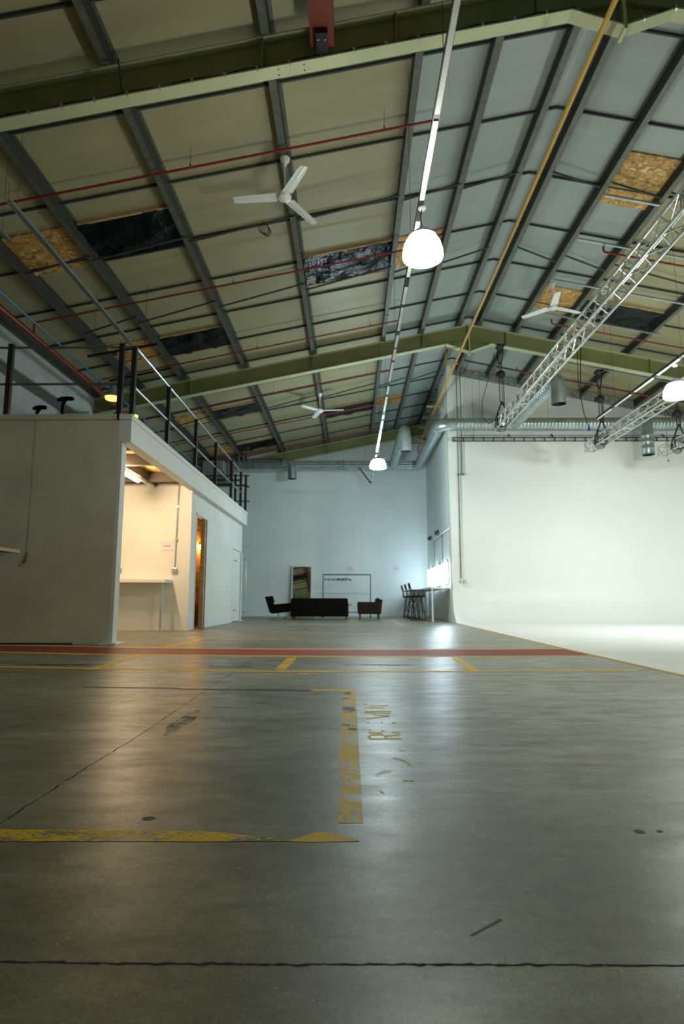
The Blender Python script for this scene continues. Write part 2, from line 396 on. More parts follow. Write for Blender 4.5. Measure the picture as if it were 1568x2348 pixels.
# near bay: right band, bottom band, taped top line
bay=thing('parking_bay_outline','worn yellow painted bay outline with black tape at centre of floor','floor marking',(-.5,3.3,0))
mb=MB(); prf=[(4.80,-.058,.015),(4.76,-.058,.034),(4.65,-.055,.038),(4.0,-.05,.038),(3.3,-.047,.038),(2.75,-.045,.038),(2.35,-.04,.038),(1.98,-.036,.038)]
for i in range(len(prf)-1):
    a,b2=prf[i],prf[i+1]; mt=0 if a[0]>3.25 else 1
    mb.mat(mt).add([(a[1],a[0],.0008),(a[2],a[0],.0008),(b2[2],b2[0],.0008),(b2[1],b2[0],.0008)],[(0,1,2,3)])
mb.build('side_band',[M['yellow'],M['yellow_worn']],bay)
mb=MB(); xs=[-2.2,-1.0,-.8,-.6,-.40,-.33,-.245,-.17,-.13,-.10,-.07,-.02,.024]; yt=[1.925,1.912,1.910,1.908,1.905,1.885,1.868,1.838,1.875,1.905,1.907,1.872,1.846]; yb=[1.83,1.820,1.822,1.826,1.828,1.830,1.832,1.834,1.830,1.830,1.832,1.834,1.838]
for i in range(len(xs)-1): mb.mat(0 if xs[i]>-.18 else 1).add([(xs[i],yb[i],.0008),(xs[i+1],yb[i+1],.0008),(xs[i+1],yt[i+1],.0008),(xs[i],yt[i],.0008)],[(0,1,2,3)])
mb.build('front_band',[M['yellow'],M['yellow_worn']],bay)
poly_line([(-.28,4.775),(-.12,4.772),(.005,4.785)],.08,.0032).build('corner_band',M['yellow_good'],bay)
for i,(a,b2,y,w) in enumerate(((-2.05,-1.3,4.87,.045),(-1.3,-.75,4.80,.035),(-.75,-.30,4.77,.05))):
    poly_line([(a,y+.02),(b2,y-.02)],w,.0036).build('tape_strip',M['tape'],bay)['label']='blackish tape remnant'
r=random.Random(5)
for (y,h,x0,x1) in ((4.60,.16,-.052,.0),(4.36,.05,-.052,-.01),(3.98,.11,-.05,.03),(3.86,.05,-.05,.01),(3.47,.06,-.05,.03),(3.36,.06,-.01,.036)):
    mb=MB(); pts=[(x0,y-h/2),(x1,y-h/2+r.uniform(-.03,.03)),(x1+r.uniform(-.01,.01),y+h/2),(x0,y+h/2+r.uniform(-.02,.02))]
    mb.add([(px,py,.0013) for px,py in pts],[(0,1,2,3)]).build('tape_patch',M['stain'],bay)['label']='dark rubbed patch'
# lettering beside the band (stencilled, worn)
L=thing('floor_lettering','worn yellow stencilled letters painted beside the vertical yellow band','floor lettering',(.16,3.4,0))
strokes=[[(.094,3.123),(.248,3.14)],[(.094,3.126),(.09,3.175),(.104,3.223),(.156,3.228),(.173,3.194),(.17,3.135)],[(.172,3.19),(.249,3.238)],
[(.091,3.269),(.163,3.267)],[(.208,3.285),(.249,3.283)],[(.093,3.349),(.109,3.312)],[(.155,3.326),(.178,3.317)],
[(.09,3.527),(.104,3.527)],[(.164,3.547),(.176,3.533)],[(.224,3.534),(.248,3.534)],
[(.087,3.65),(.224,3.728),(.127,3.783)],[(.085,3.838),(.239,3.834)],[(.086,3.883),(.245,3.892)],
[(.086,4.006),(.209,4.014)],[(.123,4.062),(.238,4.107)],[(.08,4.123),(.109,4.147)]]
groups=[strokes[0:3],strokes[3:7],strokes[7:10],strokes[10:11],strokes[11:12],strokes[12:13],strokes[13:16]]
def stroke(P,wx,wy):
    mb=MB()
    for i in range(len(P)-1):
        a,b2=P[i],P[i+1]; n=max(1,int(math.dist(a,b2)/.006))
        for k in range(n):
            t0,t1=k/n,(k+1)/n; x0=a[0]+(b2[0]-a[0])*t0; y0=a[1]+(b2[1]-a[1])*t0; x1=a[0]+(b2[0]-a[0])*t1; y1=a[1]+(b2[1]-a[1])*t1
            if abs(x1-x0)*3>abs(y1-y0): mb.add([(x0,y0-wy/2,.0008),(x1,y1-wy/2,.0008),(x1,y1+wy/2,.0008),(x0,y0+wy/2,.0008)],[(0,1,2,3)])
            else: mb.add([(x0-wx/2,y0,.0009),(x0+wx/2,y0,.0009),(x1+wx/2,y1,.0009),(x1-wx/2,y1,.0009)],[(0,1,2,3)])
    return mb
for gi,g in enumerate(groups):
    if gi in (1,2,6):
        for s_ in g: stroke(s_,.015,.030).build('letter_fragment',M['yellow_letter'],L)
    else:
        mb=MB()
        for s_ in g: q=stroke(s_,.015,.030); mb.add(q.v,q.f)
        mb.build('letter',M['yellow_letter'],L)
for s_ in ([(.213,2.91),(.24,2.91)],[(.180,2.775),(.229,2.715),(.241,2.644)],[(.101,2.485),(.107,2.527),(.128,2.553),(.163,2.559)],[(.1,2.312),(.116,2.274)],[(.094,2.819),(.113,2.813)]):
    stroke(s_,.014,.03).build('faded_letter',M['yellow_faint'],L)['label']='almost worn away letter'
tag(poly_line([(.193,2.428),(.237,2.43)],.012,.003).build('paint_scrap',M['yellow']),'small yellow paint scrap on concrete right of the lettering','floor marking')
sc_=thing('faded_writing','row of faded yellow letter traces just in front of the long yellow line','floor lettering',(.2,5.8,0))
for x,w,ln in ((-.76,.05,.09),(-.60,.03,.03),(-.53,.03,.04),(-.42,.05,.10),(-.30,.04,.04),(-.12,.03,.05),(.02,.03,.05),(.14,.03,.04),(.28,.03,.05),(.42,.02,.03)):
    mb=MB(); mb.add([(x-ln/2,5.77,.0008),(x+ln/2,5.77,.0008),(x+ln/2,5.77+w,.0008),(x-ln/2,5.77+w,.0008)],[(0,1,2,3)]).build('faded_letter',M['yellow_letter'],sc_)
# stains
def blob(name,cx,cy,rx,ry,lab,mt='stain'):
    r=random.Random(int(cx*1000+cy*100)); mb=MB(); n=18
    mb.add([(cx+rx*math.cos(2*PI*k/n)*r.uniform(.8,1.1),cy+ry*math.sin(2*PI*k/n)*r.uniform(.8,1.1),.0007) for k in range(n)],[tuple(range(n))])
    return tag(mb.build(name,M[mt]),lab,'stain')
blob('floor_stain',.835,1.926,.016,.016,'larger dark round spot at the right side of the near concrete','tape')
blob('floor_stain',.895,1.93,.010,.010,'smaller dark round spot beside the larger one at right','tape')
blob('floor_stain',-.615,2.009,.022,.018,'dark oval spot on concrete above the near yellow line at left','tape')
blob('floor_stain',-2.95,6.55,.55,.10,'long dark smear left of the short cross line before the red band')
blob('floor_stain',-1.25,6.45,.26,.09,'dark smear above long yellow line, left of the taped cross line')
blob('floor_stain',.28,6.62,.42,.06,'bluish dark smear between long yellow line and red band, right of middle')
blob('floor_stain',-.92,3.55,.05,.35,'dark rubbed patch on the long floor saw cut at left')
# expansion joint & saw cuts
mb=MB(); r=random.Random(2); x=-1.6; top=[];bot=[]
while x<1.6:
    y=1.247+.003*math.sin(x*3)+r.uniform(-.002,.002)+(.009*abs(x)**1.2*.6 if x>0 else 0)
    top.append((x,y+r.choice([.001,.002,.003,.005])+r.uniform(0,.001))); bot.append((x,y-r.choice([.0006,.001,.0025,.004])-r.uniform(0,.001))); x+=r.uniform(.004,.022)
for i in range(len(top)-1): mb.add([(*bot[i],.0005),(*bot[i+1],.0005),(*top[i+1],.0005),(*top[i],.0005)],[(0,1,2,3)])
tag(mb.build('expansion_joint',M['joint']),'dark ragged expansion joint crossing the concrete close to the camera','floor joint')
def crack(pts,w,lab,seed):
    r=random.Random(seed); P=[]
    for i in range(len(pts)-1):
        a,b2=pts[i],pts[i+1]; n=max(2,int(math.dist(a,b2)/.05))
        for k in range(n): t=k/n; P.append((a[0]+(b2[0]-a[0])*t+r.uniform(-.004,.004),a[1]+(b2[1]-a[1])*t))
    P.append(pts[-1]); mb=MB()
    for i in range(len(P)-1):
        w1=w*r.uniform(.4,1.3); mb.add([(P[i][0]-w1/2,P[i][1],.0005),(P[i+1][0]-w1/2,P[i+1][1],.0005),(P[i+1][0]+w1/2,P[i+1][1],.0005),(P[i][0]+w1/2,P[i][1],.0005)],[(0,1,2,3)])
    return tag(mb.build('floor_joint',M['joint']),lab,'floor joint')
crack([(-1.045,1.95),(-1.05,2.6),(-1.04,3.25),(-1.077,4.8),(-1.089,6.1)],.0055,'long thin dark saw cut receding through the concrete at left',1)
crack([(-1.095,6.2),(-1.15,8.6)],.006,'faint saw cut crossing the red walkway band',5)
crack([(-1.80,3.1),(-1.6,4.1),(-1.5,4.7)],.004,'faint hairline crack at the far left of the floor',9)
g_=MB(); g_.add([(.237,1.352,.0006),(.243,1.350,.0006),(.318,1.414,.0006),(.312,1.418,.0006)],[(0,1,2,3)]); tag(g_.build('floor_scrape',M['tape']),'short dark scrape mark in the near right concrete','floor mark')

# ------------------------------------------------------------------ steel frames
def frame(yc,lab,near=False):
    t=thing('portal_frame',lab,'roof frame',(XR,yc,7.45)); hw=.09
    xs=[-7.05,2.66,XR,3.90,XE]
    zbv=[zb(-7.05),zb(2.66),7.45,zb(3.90),zb(XE)]
    MB().strip([(x,zt(x)) for x in xs],[(x,z+.02) for x,z in zip(xs,zbv)],yc-.006,yc+.006).build('web',M['green_shaded'],t)
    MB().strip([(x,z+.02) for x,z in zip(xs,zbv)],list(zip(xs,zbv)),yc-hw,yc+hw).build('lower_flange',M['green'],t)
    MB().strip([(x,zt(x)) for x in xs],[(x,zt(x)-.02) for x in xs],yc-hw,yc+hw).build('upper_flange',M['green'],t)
    # original rafter flange running through the haunch
    xs2=[2.66,XR,3.90]
    MB().strip([(x,zb(x)+.015) for x in xs2],[(x,zb(x)) for x in xs2],yc-hw*.9,yc+hw*.9).build('haunch_flange',M['green_shaded'],t)
    MB().box(XR-.018,XR+.018,yc-hw-.01,yc+hw+.01,7.40,zt(XR)-.02).build('apex_plate',M['green'],t)
    for x in (-4.4,-1.05,.55 if near else 2.0,4.3,8.2):
        MB().strip([(x-.008,zt(x)-.02),(x+.008,zt(x)-.02)],[(x-.008,zb(x)+.02),(x+.008,zb(x)+.02)],yc-hw,yc-.006).build('stiffener',M['green_shaded'],t)
    if near:
        x=-6.5
        while x<6.5:
            zz=(zb(x) if abs(x-XR)>.62 else 7.45+abs(x-XR)*.36)+.03
            if abs(x-XR)>.2: MB().box(x-.014,x+.014,yc-hw-.004,yc-hw+.03,zz-.03,zz+.02).build('flange_clip',M['galv'],t)
            x+=.385
        for x in (-.86,-.55):
            for yy in (-.04,.04): MB().lathe([(.009,-.004),(.009,.0)],(x+.04*yy/abs(yy)*0,yc+yy,zb(x)-.001),8,True).build('bolt_hole',M['joint'],t)
    return t
frame(6.67,'pale green steel portal frame nearest the camera at the top',True)
frame(16.5,'pale green steel portal frame in the middle, crossing above the hoists')
frame(26.3,'pale green steel portal frame against the far back wall')
# cable running along the near frame flange
pts=[(x,6.60,(zb(x))+.05+.012*math.sin(x*9)) for x in [(-6+.15*i) for i in range(59)]]
tag(MB().tube(pts,.009,6).build('cable',M['black']),'thin black cable clipped along the nearest green frame','cable')
for x in (-2.72,2.2):
    tag(MB().tube([(x-.02,6.5,zt(x)-.03),(x,6.52,zt(x)-.2),(x+.02,6.58,zb(x)+.03)],.009,6).build('cable',M['black']),'black cable dropping over the nearest green frame %s'%('at the left' if x<0 else 'right of the lighting track'),'cable')
# purlins
def purlin(x,side,lab):
    t=thing('purlin',lab,'roof purlin',(x,11,zt(x)),'steel roof purlins running to the back wall')
    y0,y1=YN,YF
    if x>XR or x>.5: y1 = YF if x<3.3 else 20.0
    z=zt(x); fl=.10
    if side<0:  # flange to the left of the web
        MB().box(x-fl,x,y0,y1,z,z+.006).build('flange',M['galv_dark'],t); MB().box(x,x+.006,y0,y1,z,z+.2).build('web',M['purlin_shaded'],t)
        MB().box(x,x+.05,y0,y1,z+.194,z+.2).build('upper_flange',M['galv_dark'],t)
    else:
        MB().box(x,x+fl,y0,y1,z,z+.006).build('flange',M['galv_dark'],t); MB().box(x-.006,x,y0,y1,z,z+.2).build('web',M['purlin_shaded'],t)
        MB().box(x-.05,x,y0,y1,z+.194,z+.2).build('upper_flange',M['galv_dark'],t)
for x,s,l in ((-6.95,-1,'dark steel purlin at the left eave, topmost of the left wall'),(-5.78,-1,'grey steel purlin just right of the left eave purlin'),(-4.55,-1,'grey steel purlin between chipboard and black sheet roof patches at left'),
    (-2.87,-1,'grey steel purlin right of the large black roof sheet at left'),(-.97,-1,'grey steel purlin carrying two white ceiling fans'),(.86,1,'grey steel purlin where cream lining meets grey lining, behind lighting track'),
    (1.92,1,'grey steel purlin right of the glowing near pendant lamp'),(2.96,1,'grey steel purlin immediately left of the yellow pipe'),(3.52,1,'dark steel purlin immediately right of the ridge'),
    (4.52,1,'dark steel purlin carrying the white ceiling fan on the right slope'),(5.56,1,'dark steel purlin behind the nearest aluminium truss'),(7.60,1,'dark steel purlin right of the black sheet on the right slope'),
    (9.35,1,'dark steel purlin above the second aluminium truss'),(11.3,1,'dark steel purlin nearest the right eave')): purlin(x,s,l)
# bracing rods between purlins
spans=[(-5.78,-4.55),(-4.6,-2.87),(-2.87,-.97),(-.97,.88),(.92,1.98),(1.98,3.0),(3.6,4.48),(4.62,5.56),(5.65,7.6)]
for yc,d,nm in ((10.22,.08,'near'),(12.65,.14,'middle'),(19.9,.2,'far')):
    t=thing('bracing_rod_run','thin dark bracing rods crossing the %s bay of purlins'%nm,'bracing rod',(0,yc,7))
    for a,b2 in spans:
        if yc>19 and a>3.3: continue
        s=1 if a<XR else -1
        MB().tube([(a,yc+d,zt(a)-.0),(b2,yc-d,zt(b2)-.0)] if s>0 else [(a,yc-d,zt(a)),(b2,yc+d,zt(b2))],.019,6).build('rod',M['seam'],t)
# roof patches
def patch(kind,x0,x1,y0,y1,lab):
    e=H-.03
    if kind=='osb':
        mb=MB(); mb.hexa([(x0,y0,zt(x0)+e),(x1,y0,zt(x1)+e),(x1,y1,zt(x1)+e),(x0,y1,zt(x0)+e),(x0,y0,zt(x0)+H),(x1,y0,zt(x1)+H),(x1,y1,zt(x1)+H),(x0,y1,zt(x0)+H)])
        return tag(mb.build('chipboard_panel',M['osb']),lab,'roof panel','chipboard panels fixed over old rooflights')
    t=thing('black_sheet',lab,'plastic sheet',((x0+x1)/2,(y0+y1)/2,zt((x0+x1)/2)),'black plastic sheets covering old rooflights')
    nx,ny=22,14; vs=[];fs=[]; r=random.Random(int(x0*10+y0*7)); ph=r.random()*6
    for j in range(ny+1):
        for i in range(nx+1):
            u,v=i/nx,j/ny; x=x0+(x1-x0)*u; y=y0+(y1-y0)*v
            sag=.035*math.sin(PI*u)*math.sin(PI*v)+.014*math.sin(u*17+ph+3*v)+.010*math.sin(v*13+u*9+ph)+r.uniform(-.004,.004)
            if abs(u-.37)<.03 or abs(u-.62)<.03: sag-=.02
            vs.append((x,y,zt(x)+e-max(0,.02+sag)))
    for j in range(ny):
        for i in range(nx):
            a=j*(nx+1)+i; fs.append((a,a+1,a+nx+2,a+nx+1))
    mb=MB(); mb.add(vs,fs); mb.build('sheet',M['blackplastic'],t,smooth=True)
    def bt(y,m):
        MB().hexa([(x0,y-.02,zt(x0)+e-.03),(x1,y-.02,zt(x1)+e-.03),(x1,y+.02,zt(x1)+e-.03),(x0,y+.02,zt(x0)+e-.03),(x0,y-.02,zt(x0)+H),(x1,y-.02,zt(x1)+H),(x1,y+.02,zt(x1)+H),(x0,y+.02,zt(x0)+H)]).build('batten',m,t)
    bt(y0,M['pine'] if x0<-4 or x0>-1 else M['seam']); bt(y1,M['seam'] if y0<11 else M['pine'])
    return t
patch('osb',-5.87,-4.66,9.5,10.68,'chipboard roof panel at the far left edge, nearest on the left slope')
patch('blk',-4.52,-2.98,9.48,10.6,'large black plastic roof sheet nearest on the left slope')
patch('osb',4.62,5.56,9.58,10.92,'chipboard roof panel at upper right, nearest on the right slope')
patch('blk',-.95,.86,11.76,12.92,'creased black plastic roof sheet left of the glowing near lamp')
patch('osb',.93,1.90,11.76,12.93,'chipboard roof panel behind the glowing near lamp')
patch('osb',-5.78,-4.66,13.95,15.1,'chipboard roof panel above the loft railing corner')
patch('blk',-4.52,-2.98,13.98,15.08,'black plastic roof sheet just in front of the middle green frame at left')
patch('osb',4.62,5.56,14.07,15.2,'chipboard roof panel behind the white fan on the right slope')
patch('blk',5.66,7.55,14.28,15.33,'black plastic roof sheet on the right slope behind the truss')
patch('osb',-5.85,-4.66,19.75,20.8,'chipboard roof panel beyond the middle frame at left')
patch('blk',-4.52,-2.98,19.65,20.72,'black plastic roof sheet beyond the middle frame at left')
patch('blk',-.92,.84,21.95,23.1,'black plastic roof sheet beside the far ceiling fan')
patch('osb',.93,1.92,21.98,22.95,'small chipboard roof panel above the far pendant lamp')
patch('blk',-4.56,-2.98,24.2,25.42,'black plastic roof sheet furthest away near back wall')
patch('osb',-5.8,-4.7,24.2,25.3,'chipboard roof panel furthest away at back left')
# small batten leaning by first black sheet
# galvanised channels on right slope
for y,a,b2,l in ((10.46,4.62,5.6,'galvanised channel under the nearest right chipboard panel'),(11.84,4.62,8.0,'galvanised channel crossing right slope behind the truss, nearest long one'),
    (13.46,4.64,8.2,'galvanised channel above the right ceiling fan'),(15.02,4.9,7.8,'galvanised channel under the right black sheet'),(17.6,5.6,9.4,'galvanised channel beyond the middle frame, right of first hoist'),(18.7,5.6,8.2,'galvanised channel nearest the cyclorama wall on right slope')):
    tag(MB().bar((a,y,zt(a)-.02),(b2,y,zt(b2)-.02),.045,.04).build('steel_channel',M['galv']),l,'steel channel','galvanised channels on the right slope')

# ------------------------------------------------------------------ pipes
def zr(x): return zt(x)-.15
for i,(y,ds) in enumerate(((8.32,'nearest, highest in the picture'),(11.7,'crossing the black sheet behind the near lamp'),(14.95,'just before the middle green frame'),(18.33,'first beyond the middle green frame'),(21.6,'passing the far ceiling fan'),(24.9,'last before the back wall'))):
    t=thing('sprinkler_pipe','red sprinkler pipe on the left slope, '+ds,'pipe',(-2.5,y,zr(-2.5)),'red sprinkler pipes across the left slope')
    MB().tube([(-6.3,y,5.86),(-6.3,y,zr(-6.2)-.03),(-6.2,y,zr(-6.2)),(-4,y,zr(-4)),(1.22,y,zr(1.22))],.019,8).build('branch_pipe',M['red_pipe'],t,True)
    for x in (-2.35,-5.0,.5):
        MB().tube([(x,y,zr(x)+.01),(x,y,zr(x)+.06)],.012,6).build('sprinkler_head',M['red_pipe'],t)
        MB().tube([(x,y,zr(x)+.06),(x,y,zt(x)+.2)],.003,4).build('hanger_rod',M['seam'],t)
for y,ds in ((11.92,'nearest, ending by the first truss'),(15.25,'behind the right ceiling fan'),(18.6,'furthest, above the hoists')):
    t=thing('sprinkler_pipe','red sprinkler pipe on the right slope, '+ds,'pipe',(8,y,zr(8)),'red sprinkler pipes across the right slope')
    MB().tube([(5.17,y,zr(5.17)+.12),(5.17,y,zr(5.17)+.02),(5.20,y,zr(5.2)),(9.6 if y>18 else 12,y,zr(9.6 if y>18 else 12))],.022,8).build('branch_pipe',M['red_pipe'],t,True)
    for x in (6.5,8.6): MB().tube([(x,y,zr(x)),(x,y,zt(x)+.2)],.004,4).build('hanger_rod',M['seam'],t)
tag(MB().tube([(-6.3,YN,5.86),(-6.3,25.5,5.86)],.056,14).build('sprinkler_main',M['red_pipe'],smooth=True),'thick red sprinkler main running along the left eave','pipe')
tag(MB().tube([(-5.95,YN,5.84),(-5.95,25.5,5.84)],.020,8).build('water_pipe',M['blue_pipe'],smooth=True),'thin blue pipe running beside the thick red main','pipe')
t=thing('gas_pipe','ochre yellow gas pipe running beneath the ridge to the back wall','pipe',(2.9,12,7.16))
MB().tube([(2.9,YN,7.17),(2.9,26.2,7.17)],.033,12).build('pipe_run',M['yellow_pipe'],t,True)
MB().tube([(2.9,26.2,7.17),(2.9,26.25,6.95)],.033,10).build('pipe_end',M['yellow_pipe'],t,True)
for y in (16.4,):
    MB().bar((2.62,y,7.65),(2.62,y,7.0),.025).bar((2.62,y,7.55),(2.95,y,7.55),.025).bar((2.62,y,7.1),(2.95,y,7.1),.025).build('bracket',M['yellow_pipe'],t)
for y in (20.6,21.9,23.2,24.5,25.6):
    MB().bar((2.6,y,7.22),(3.24,y,7.22),.05,.05).build('wall_bracket',M['pine'],t)

# ------------------------------------------------------------------ lighting tracks and pendants
def track(x,y0,y1,z,lab,segs):
    t=thing('lighting_track',lab,'lighting track',(x,(y0+y1)/2,z))
    MB().box(x-.03,x+.03,y0,y1,z,z+.05).build('track_body',M['black'],t)
    for a,b2 in segs: MB().box(x-.022,x+.024,a,b2,z-.008,z-.0005).build('cover_strip',M['trunk_white'],t)
    y=y0+1.2
    while y<y1: MB().tube([(x,y,z+.05),(x,y,zt(x)+.1)],.003,4).build('suspension_wire',M['seam'],t); y+=2.9
    return t
r=random.Random(4)
segs=[(1.0,5.12),(5.2,6.35),(6.75,7.15)]; y=7.4
while y<23.2:
    l=r.choice([.5,.6,.35,.8,1.0]); segs.append((y,min(23.3,y+l))); y+=l+r.choice([.08,.18,.30,.12])
z1=5.05
T1=track(.79,.6,23.4,z1,'long white and black lighting track running down the middle of the hall',segs)
MB().bar((.35,23.9,z1+.75),(.79,23.3,z1),.04).build('end_brace',M['galv_dark'],T1)
segs2=[(2+1.0*i,2.0+1.0*i+.8) for i in range(13)]
track(6.02,1,14.8,z1,'black lighting track with white strips at the right above the trusses',segs2)
def dome_profile(R0,h):
    P=[(.02,h)]
    for i in range(0,11):
        a=PI/2*i/10; P.append((R0*math.sin(a)**.9 if i else .02, h*math.cos(a)**.95 if i<10 else 0.0))
    return P
def pendant(x,y,zc,zrim,R0,mat,lab):
    t=thing('pendant_lamp',lab,'pendant lamp',(x,y,zrim),'large glowing dome pendant lamps')
    h=zc-zrim
    P=[(R0*.20,.285),(R0*.42,.272),(R0*.62,.245),(R0*.78,.205),(R0*.90,.150),(R0*.97,.09),(R0,.035),(R0,.01),(R0*.97,-.008),(R0*.8,-.018),(R0*.5,-.026),(.01,-.03)]
    MB().lathe(P,(x,y,zrim),28).build('glass_dome',mat,t,True)
    MB().lathe([(.0,.36),(.03,.36),(.05,.335),(R0*.35,.32),(R0*.60,.272),(R0*.70,.240),(R0*.60,.235),(R0*.2,.27)],(x,y,zrim),24).build('cap',M['grey_cap'],t,True)
    MB().tube([(x,y,zrim+.35),(x-.02,y,(zrim+.4+zc)/2),(x,y,zc)],.006,6).build('flex',M['seam'],t)
    MB().lathe([(.0,.0),(.035,.0),(.045,.012),(.045,.03),(.02,.05)],(x,y,zc-.02),16).build('ceiling_rose',M['trunk_white'],t,True)
    return t
pendant(.81,6.5,z1,4.45,.225,M['lamp'],'glowing white dome pendant nearest the camera on the middle track')
pendant(.83,18.4,z1-.01,4.62,.24,M['lamp2'],'glowing white dome pendant furthest away in front of the back wall')
pendant(6.10,11.3,z1-.01,4.44,.235,M['lamp'],'glowing white dome pendant at the right edge above a truss')

# trunking over loft
t=thing('cable_trunking','grey galvanised trunking hanging above the loft railing at left','trunking',(-4.33,9.6,5.66))
MB().box(-4.365,-4.295,7.24,12.4,5.66,5.70).build('trunking_body',M['rail'],t)
for yy in (7.4,11.8): MB().tube([(-4.33,yy,5.7),(-4.33,yy,zt(-4.33)+.1)],.003,4).build('suspension_wire',M['seam'],t)
for yy in (8.1,9.4,10.9): MB().box(-4.372,-4.288,yy,yy+.05,5.652,5.71).build('trunking_joint',M['galv'],t)
t=thing('cable_trunking','short end of grey trunking at the far left edge below the red pipe','trunking',(-4.8,6,5.66))
MB().box(-4.83,-4.77,3,8.07,5.66,5.69).build('trunking_body',M['rail'],t)
MB().tube([(-4.8,7.9,5.68),(-4.8,7.9,zt(-4.8)+.2)],.003,4).build('suspension_wire',M['seam'],t); MB().tube([(-4.8,4.9,5.68),(-4.8,4.9,zt(-4.8)+.2)],.003,4).build('suspension_wire',M['seam'],t)

# ------------------------------------------------------------------ fans
def fan(x,y,zm,zh,ang,R0,lab):
    t=thing('ceiling_fan',lab,'ceiling fan',(x,y,zh),'white three blade ceiling fans')
    MB().lathe([(.0,.02),(.055,.02),(.078,-.01),(.07,-.05),(.045,-.085),(.025,-.11),(.022,-.14),(.0,-.145)],(x,y,zm),20).build('canopy',M['fan'],t,True)
    MB().tube([(x,y,zm-.1),(x,y,zh+.05)],.011,10).build('downrod',M['fan'],t,True)
    MB().lathe([(.0,.075),(.03,.075),(.05,.05),(.095,.04),(.105,.0),(.098,-.03),(.07,-.05),(.0,-.06)],(x,y,zh),28).build('motor_housing',M['fan'],t,True)
    for k in range(3):
        a=ang+k*2*PI/3; d=Vector((math.cos(a),math.sin(a),0)); n=Vector((-d.y,d.x,0)); tilt=.12
        vs=[];fs=[]; K=8
        for i in range(K+1):
            rr=.12+(R0-.12)*i/K; w=.086-.018*(i/K); w*= (.8 if i==K else 1)
            for j,(u,hz) in enumerate(((-1,0),(-.35,.006),(0,-.004),(.35,.006),(1,0))):
                p=Vector((x,y,zh+.0))+d*rr+n*w*u+Vector((0,0,hz+u*w*tilt-.02*(i/K)))
                vs.append(p); vs.append(p+Vector((0,0,.004)))
        for i in range(K):
            for j in range(4):
                a0=(i*5+j)*2; b0=(i*5+j+1)*2; c0=((i+1)*5+j)*2; d0=((i+1)*5+j+1)*2
                fs+= [(a0,c0,d0,b0),(a0+1,b0+1,d0+1,c0+1)]
        for i in range(K): 
            a0=(i*5)*2;c0=((i+1)*5)*2; fs.append((a0,a0+1,c0+1,c0)); a0=(i*5+4)*2;c0=((i+1)*5+4)*2; fs.append((a0,c0,c0+1,a0+1))
        for j in range(4): a0=(K*5+j)*2;b0=(K*5+j+1)*2; fs.append((a0,a0+1,b0+1,b0))
        MB().add(vs,fs).build('blade',M['fan'],t,True)
        MB().bar(Vector((x,y,zh+.005))+d*.06,Vector((x,y,zh))+d*.17,.05,.006).build('blade_arm',M['fan'],t)
    return t
FA=[math.radians(a) for a in (177,85,175)]
fan(-1.0,8.68,7.37,6.72,math.radians(177),.78,'white three-blade ceiling fan nearest the camera, left of centre')
fan(4.68,13.65,7.96,7.37,math.radians(140),.76,'white three-blade ceiling fan on the right roof slope')
fan(-1.0,19.7,7.38,6.80,math.radians(228),.80,'white three-blade ceiling fan furthest away above the back wall')

# cable coil on rod
mb=MB()
for k in range(4):
    a0=k*.7; rr=.085-.008*k; mb.tube([(-1.52+.02*k+rr*math.cos(a),10.1+.02*k,7.12-.012*k+rr*1.15*math.sin(a)) for a in [a0+2*PI*i/20 for i in range(20)]],.007,5)
mb.tube([(-1.52,10.1,7.2),(-1.54,10.12,zt(-1.5))],.006,5)
tag(mb.build('cable_coil',M['black']),'coil of dark cable hung from the bracing rod left of the near fan','cable')

# red runway stub beam
t=thing('red_steel_beam','dark oxide red steel beam meeting the nearest green frame at the top','steel beam',(-.33,4.5,7.2))
MB().box(-.47,-.19,1.0,6.56,7.18,7.20).build('lower_flange',M['red_steel'],t)
MB().box(-.34,-.32,1.0,6.56,7.20,7.46).build('web',M['red_steel'],t)
MB().box(-.47,-.19,1.0,6.56,7.46,7.48).build('upper_flange',M['red_steel'],t)
MB().box(-.40,-.26,6.30,6.58,7.10,7.17).build('clamp',M['black'],t)
for x in (-.37,-.29): MB().lathe([(.012,0),(.012,.03)],(x,6.36,7.07),8,True).build('bolt',M['galv'],t)

# ------------------------------------------------------------------ ducts
def duct_path(pts,bend=.35):
    """expand polyline with segmented elbows"""
    P=[Vector(p) for p in pts]; out=[P[0]]
    for i in range(1,len(P)-1):
        a=(P[i-1]-P[i]).normalized(); c=(P[i+1]-P[i]).normalized()
        for k in range(6):
            u=k/5; out.append((P[i]+a*bend)*(1-u)**2+P[i]*2*u*(1-u)+(P[i]+c*bend)*u**2)
    out.append(P[-1]); return out
def ribbed(pts,r,step=.11):
    P=[];R_=[]
    for i in range(len(pts)-1):
        a,b2=Vector(pts[i]),Vector(pts[i+1]); L_=(b2-a).length
        P.append(a); R_.append(r)
        if L_>.5:
            n=int(L_/step)
            for k in range(1,n):
                c=a+(b2-a)*(k/n); d=(b2-a).normalized()*.008
                P+= [c-d,c,c+d]; R_+= [r,r*1.03,r]
    P.append(Vector(pts[-1])); R_.append(r)
    return MB().tube(P,R_,22,caps=False)
D=thing('ventilation_duct','galvanised spiral duct along the back wall and over the cyclorama','duct',(3,22,6.32))
ZD=6.32
ribbed([(-5.0,25.9,6.36),(-2.75,25.9,6.36)],.27).build('wide_duct_section',M['duct'],D,True)
ribbed(duct_path([(-2.8,25.85,ZD),(2.88,25.85,ZD),(2.88,19.62,ZD),(12.8,19.62,ZD)],.45),.2).build('main_duct',M['duct'],D,True)
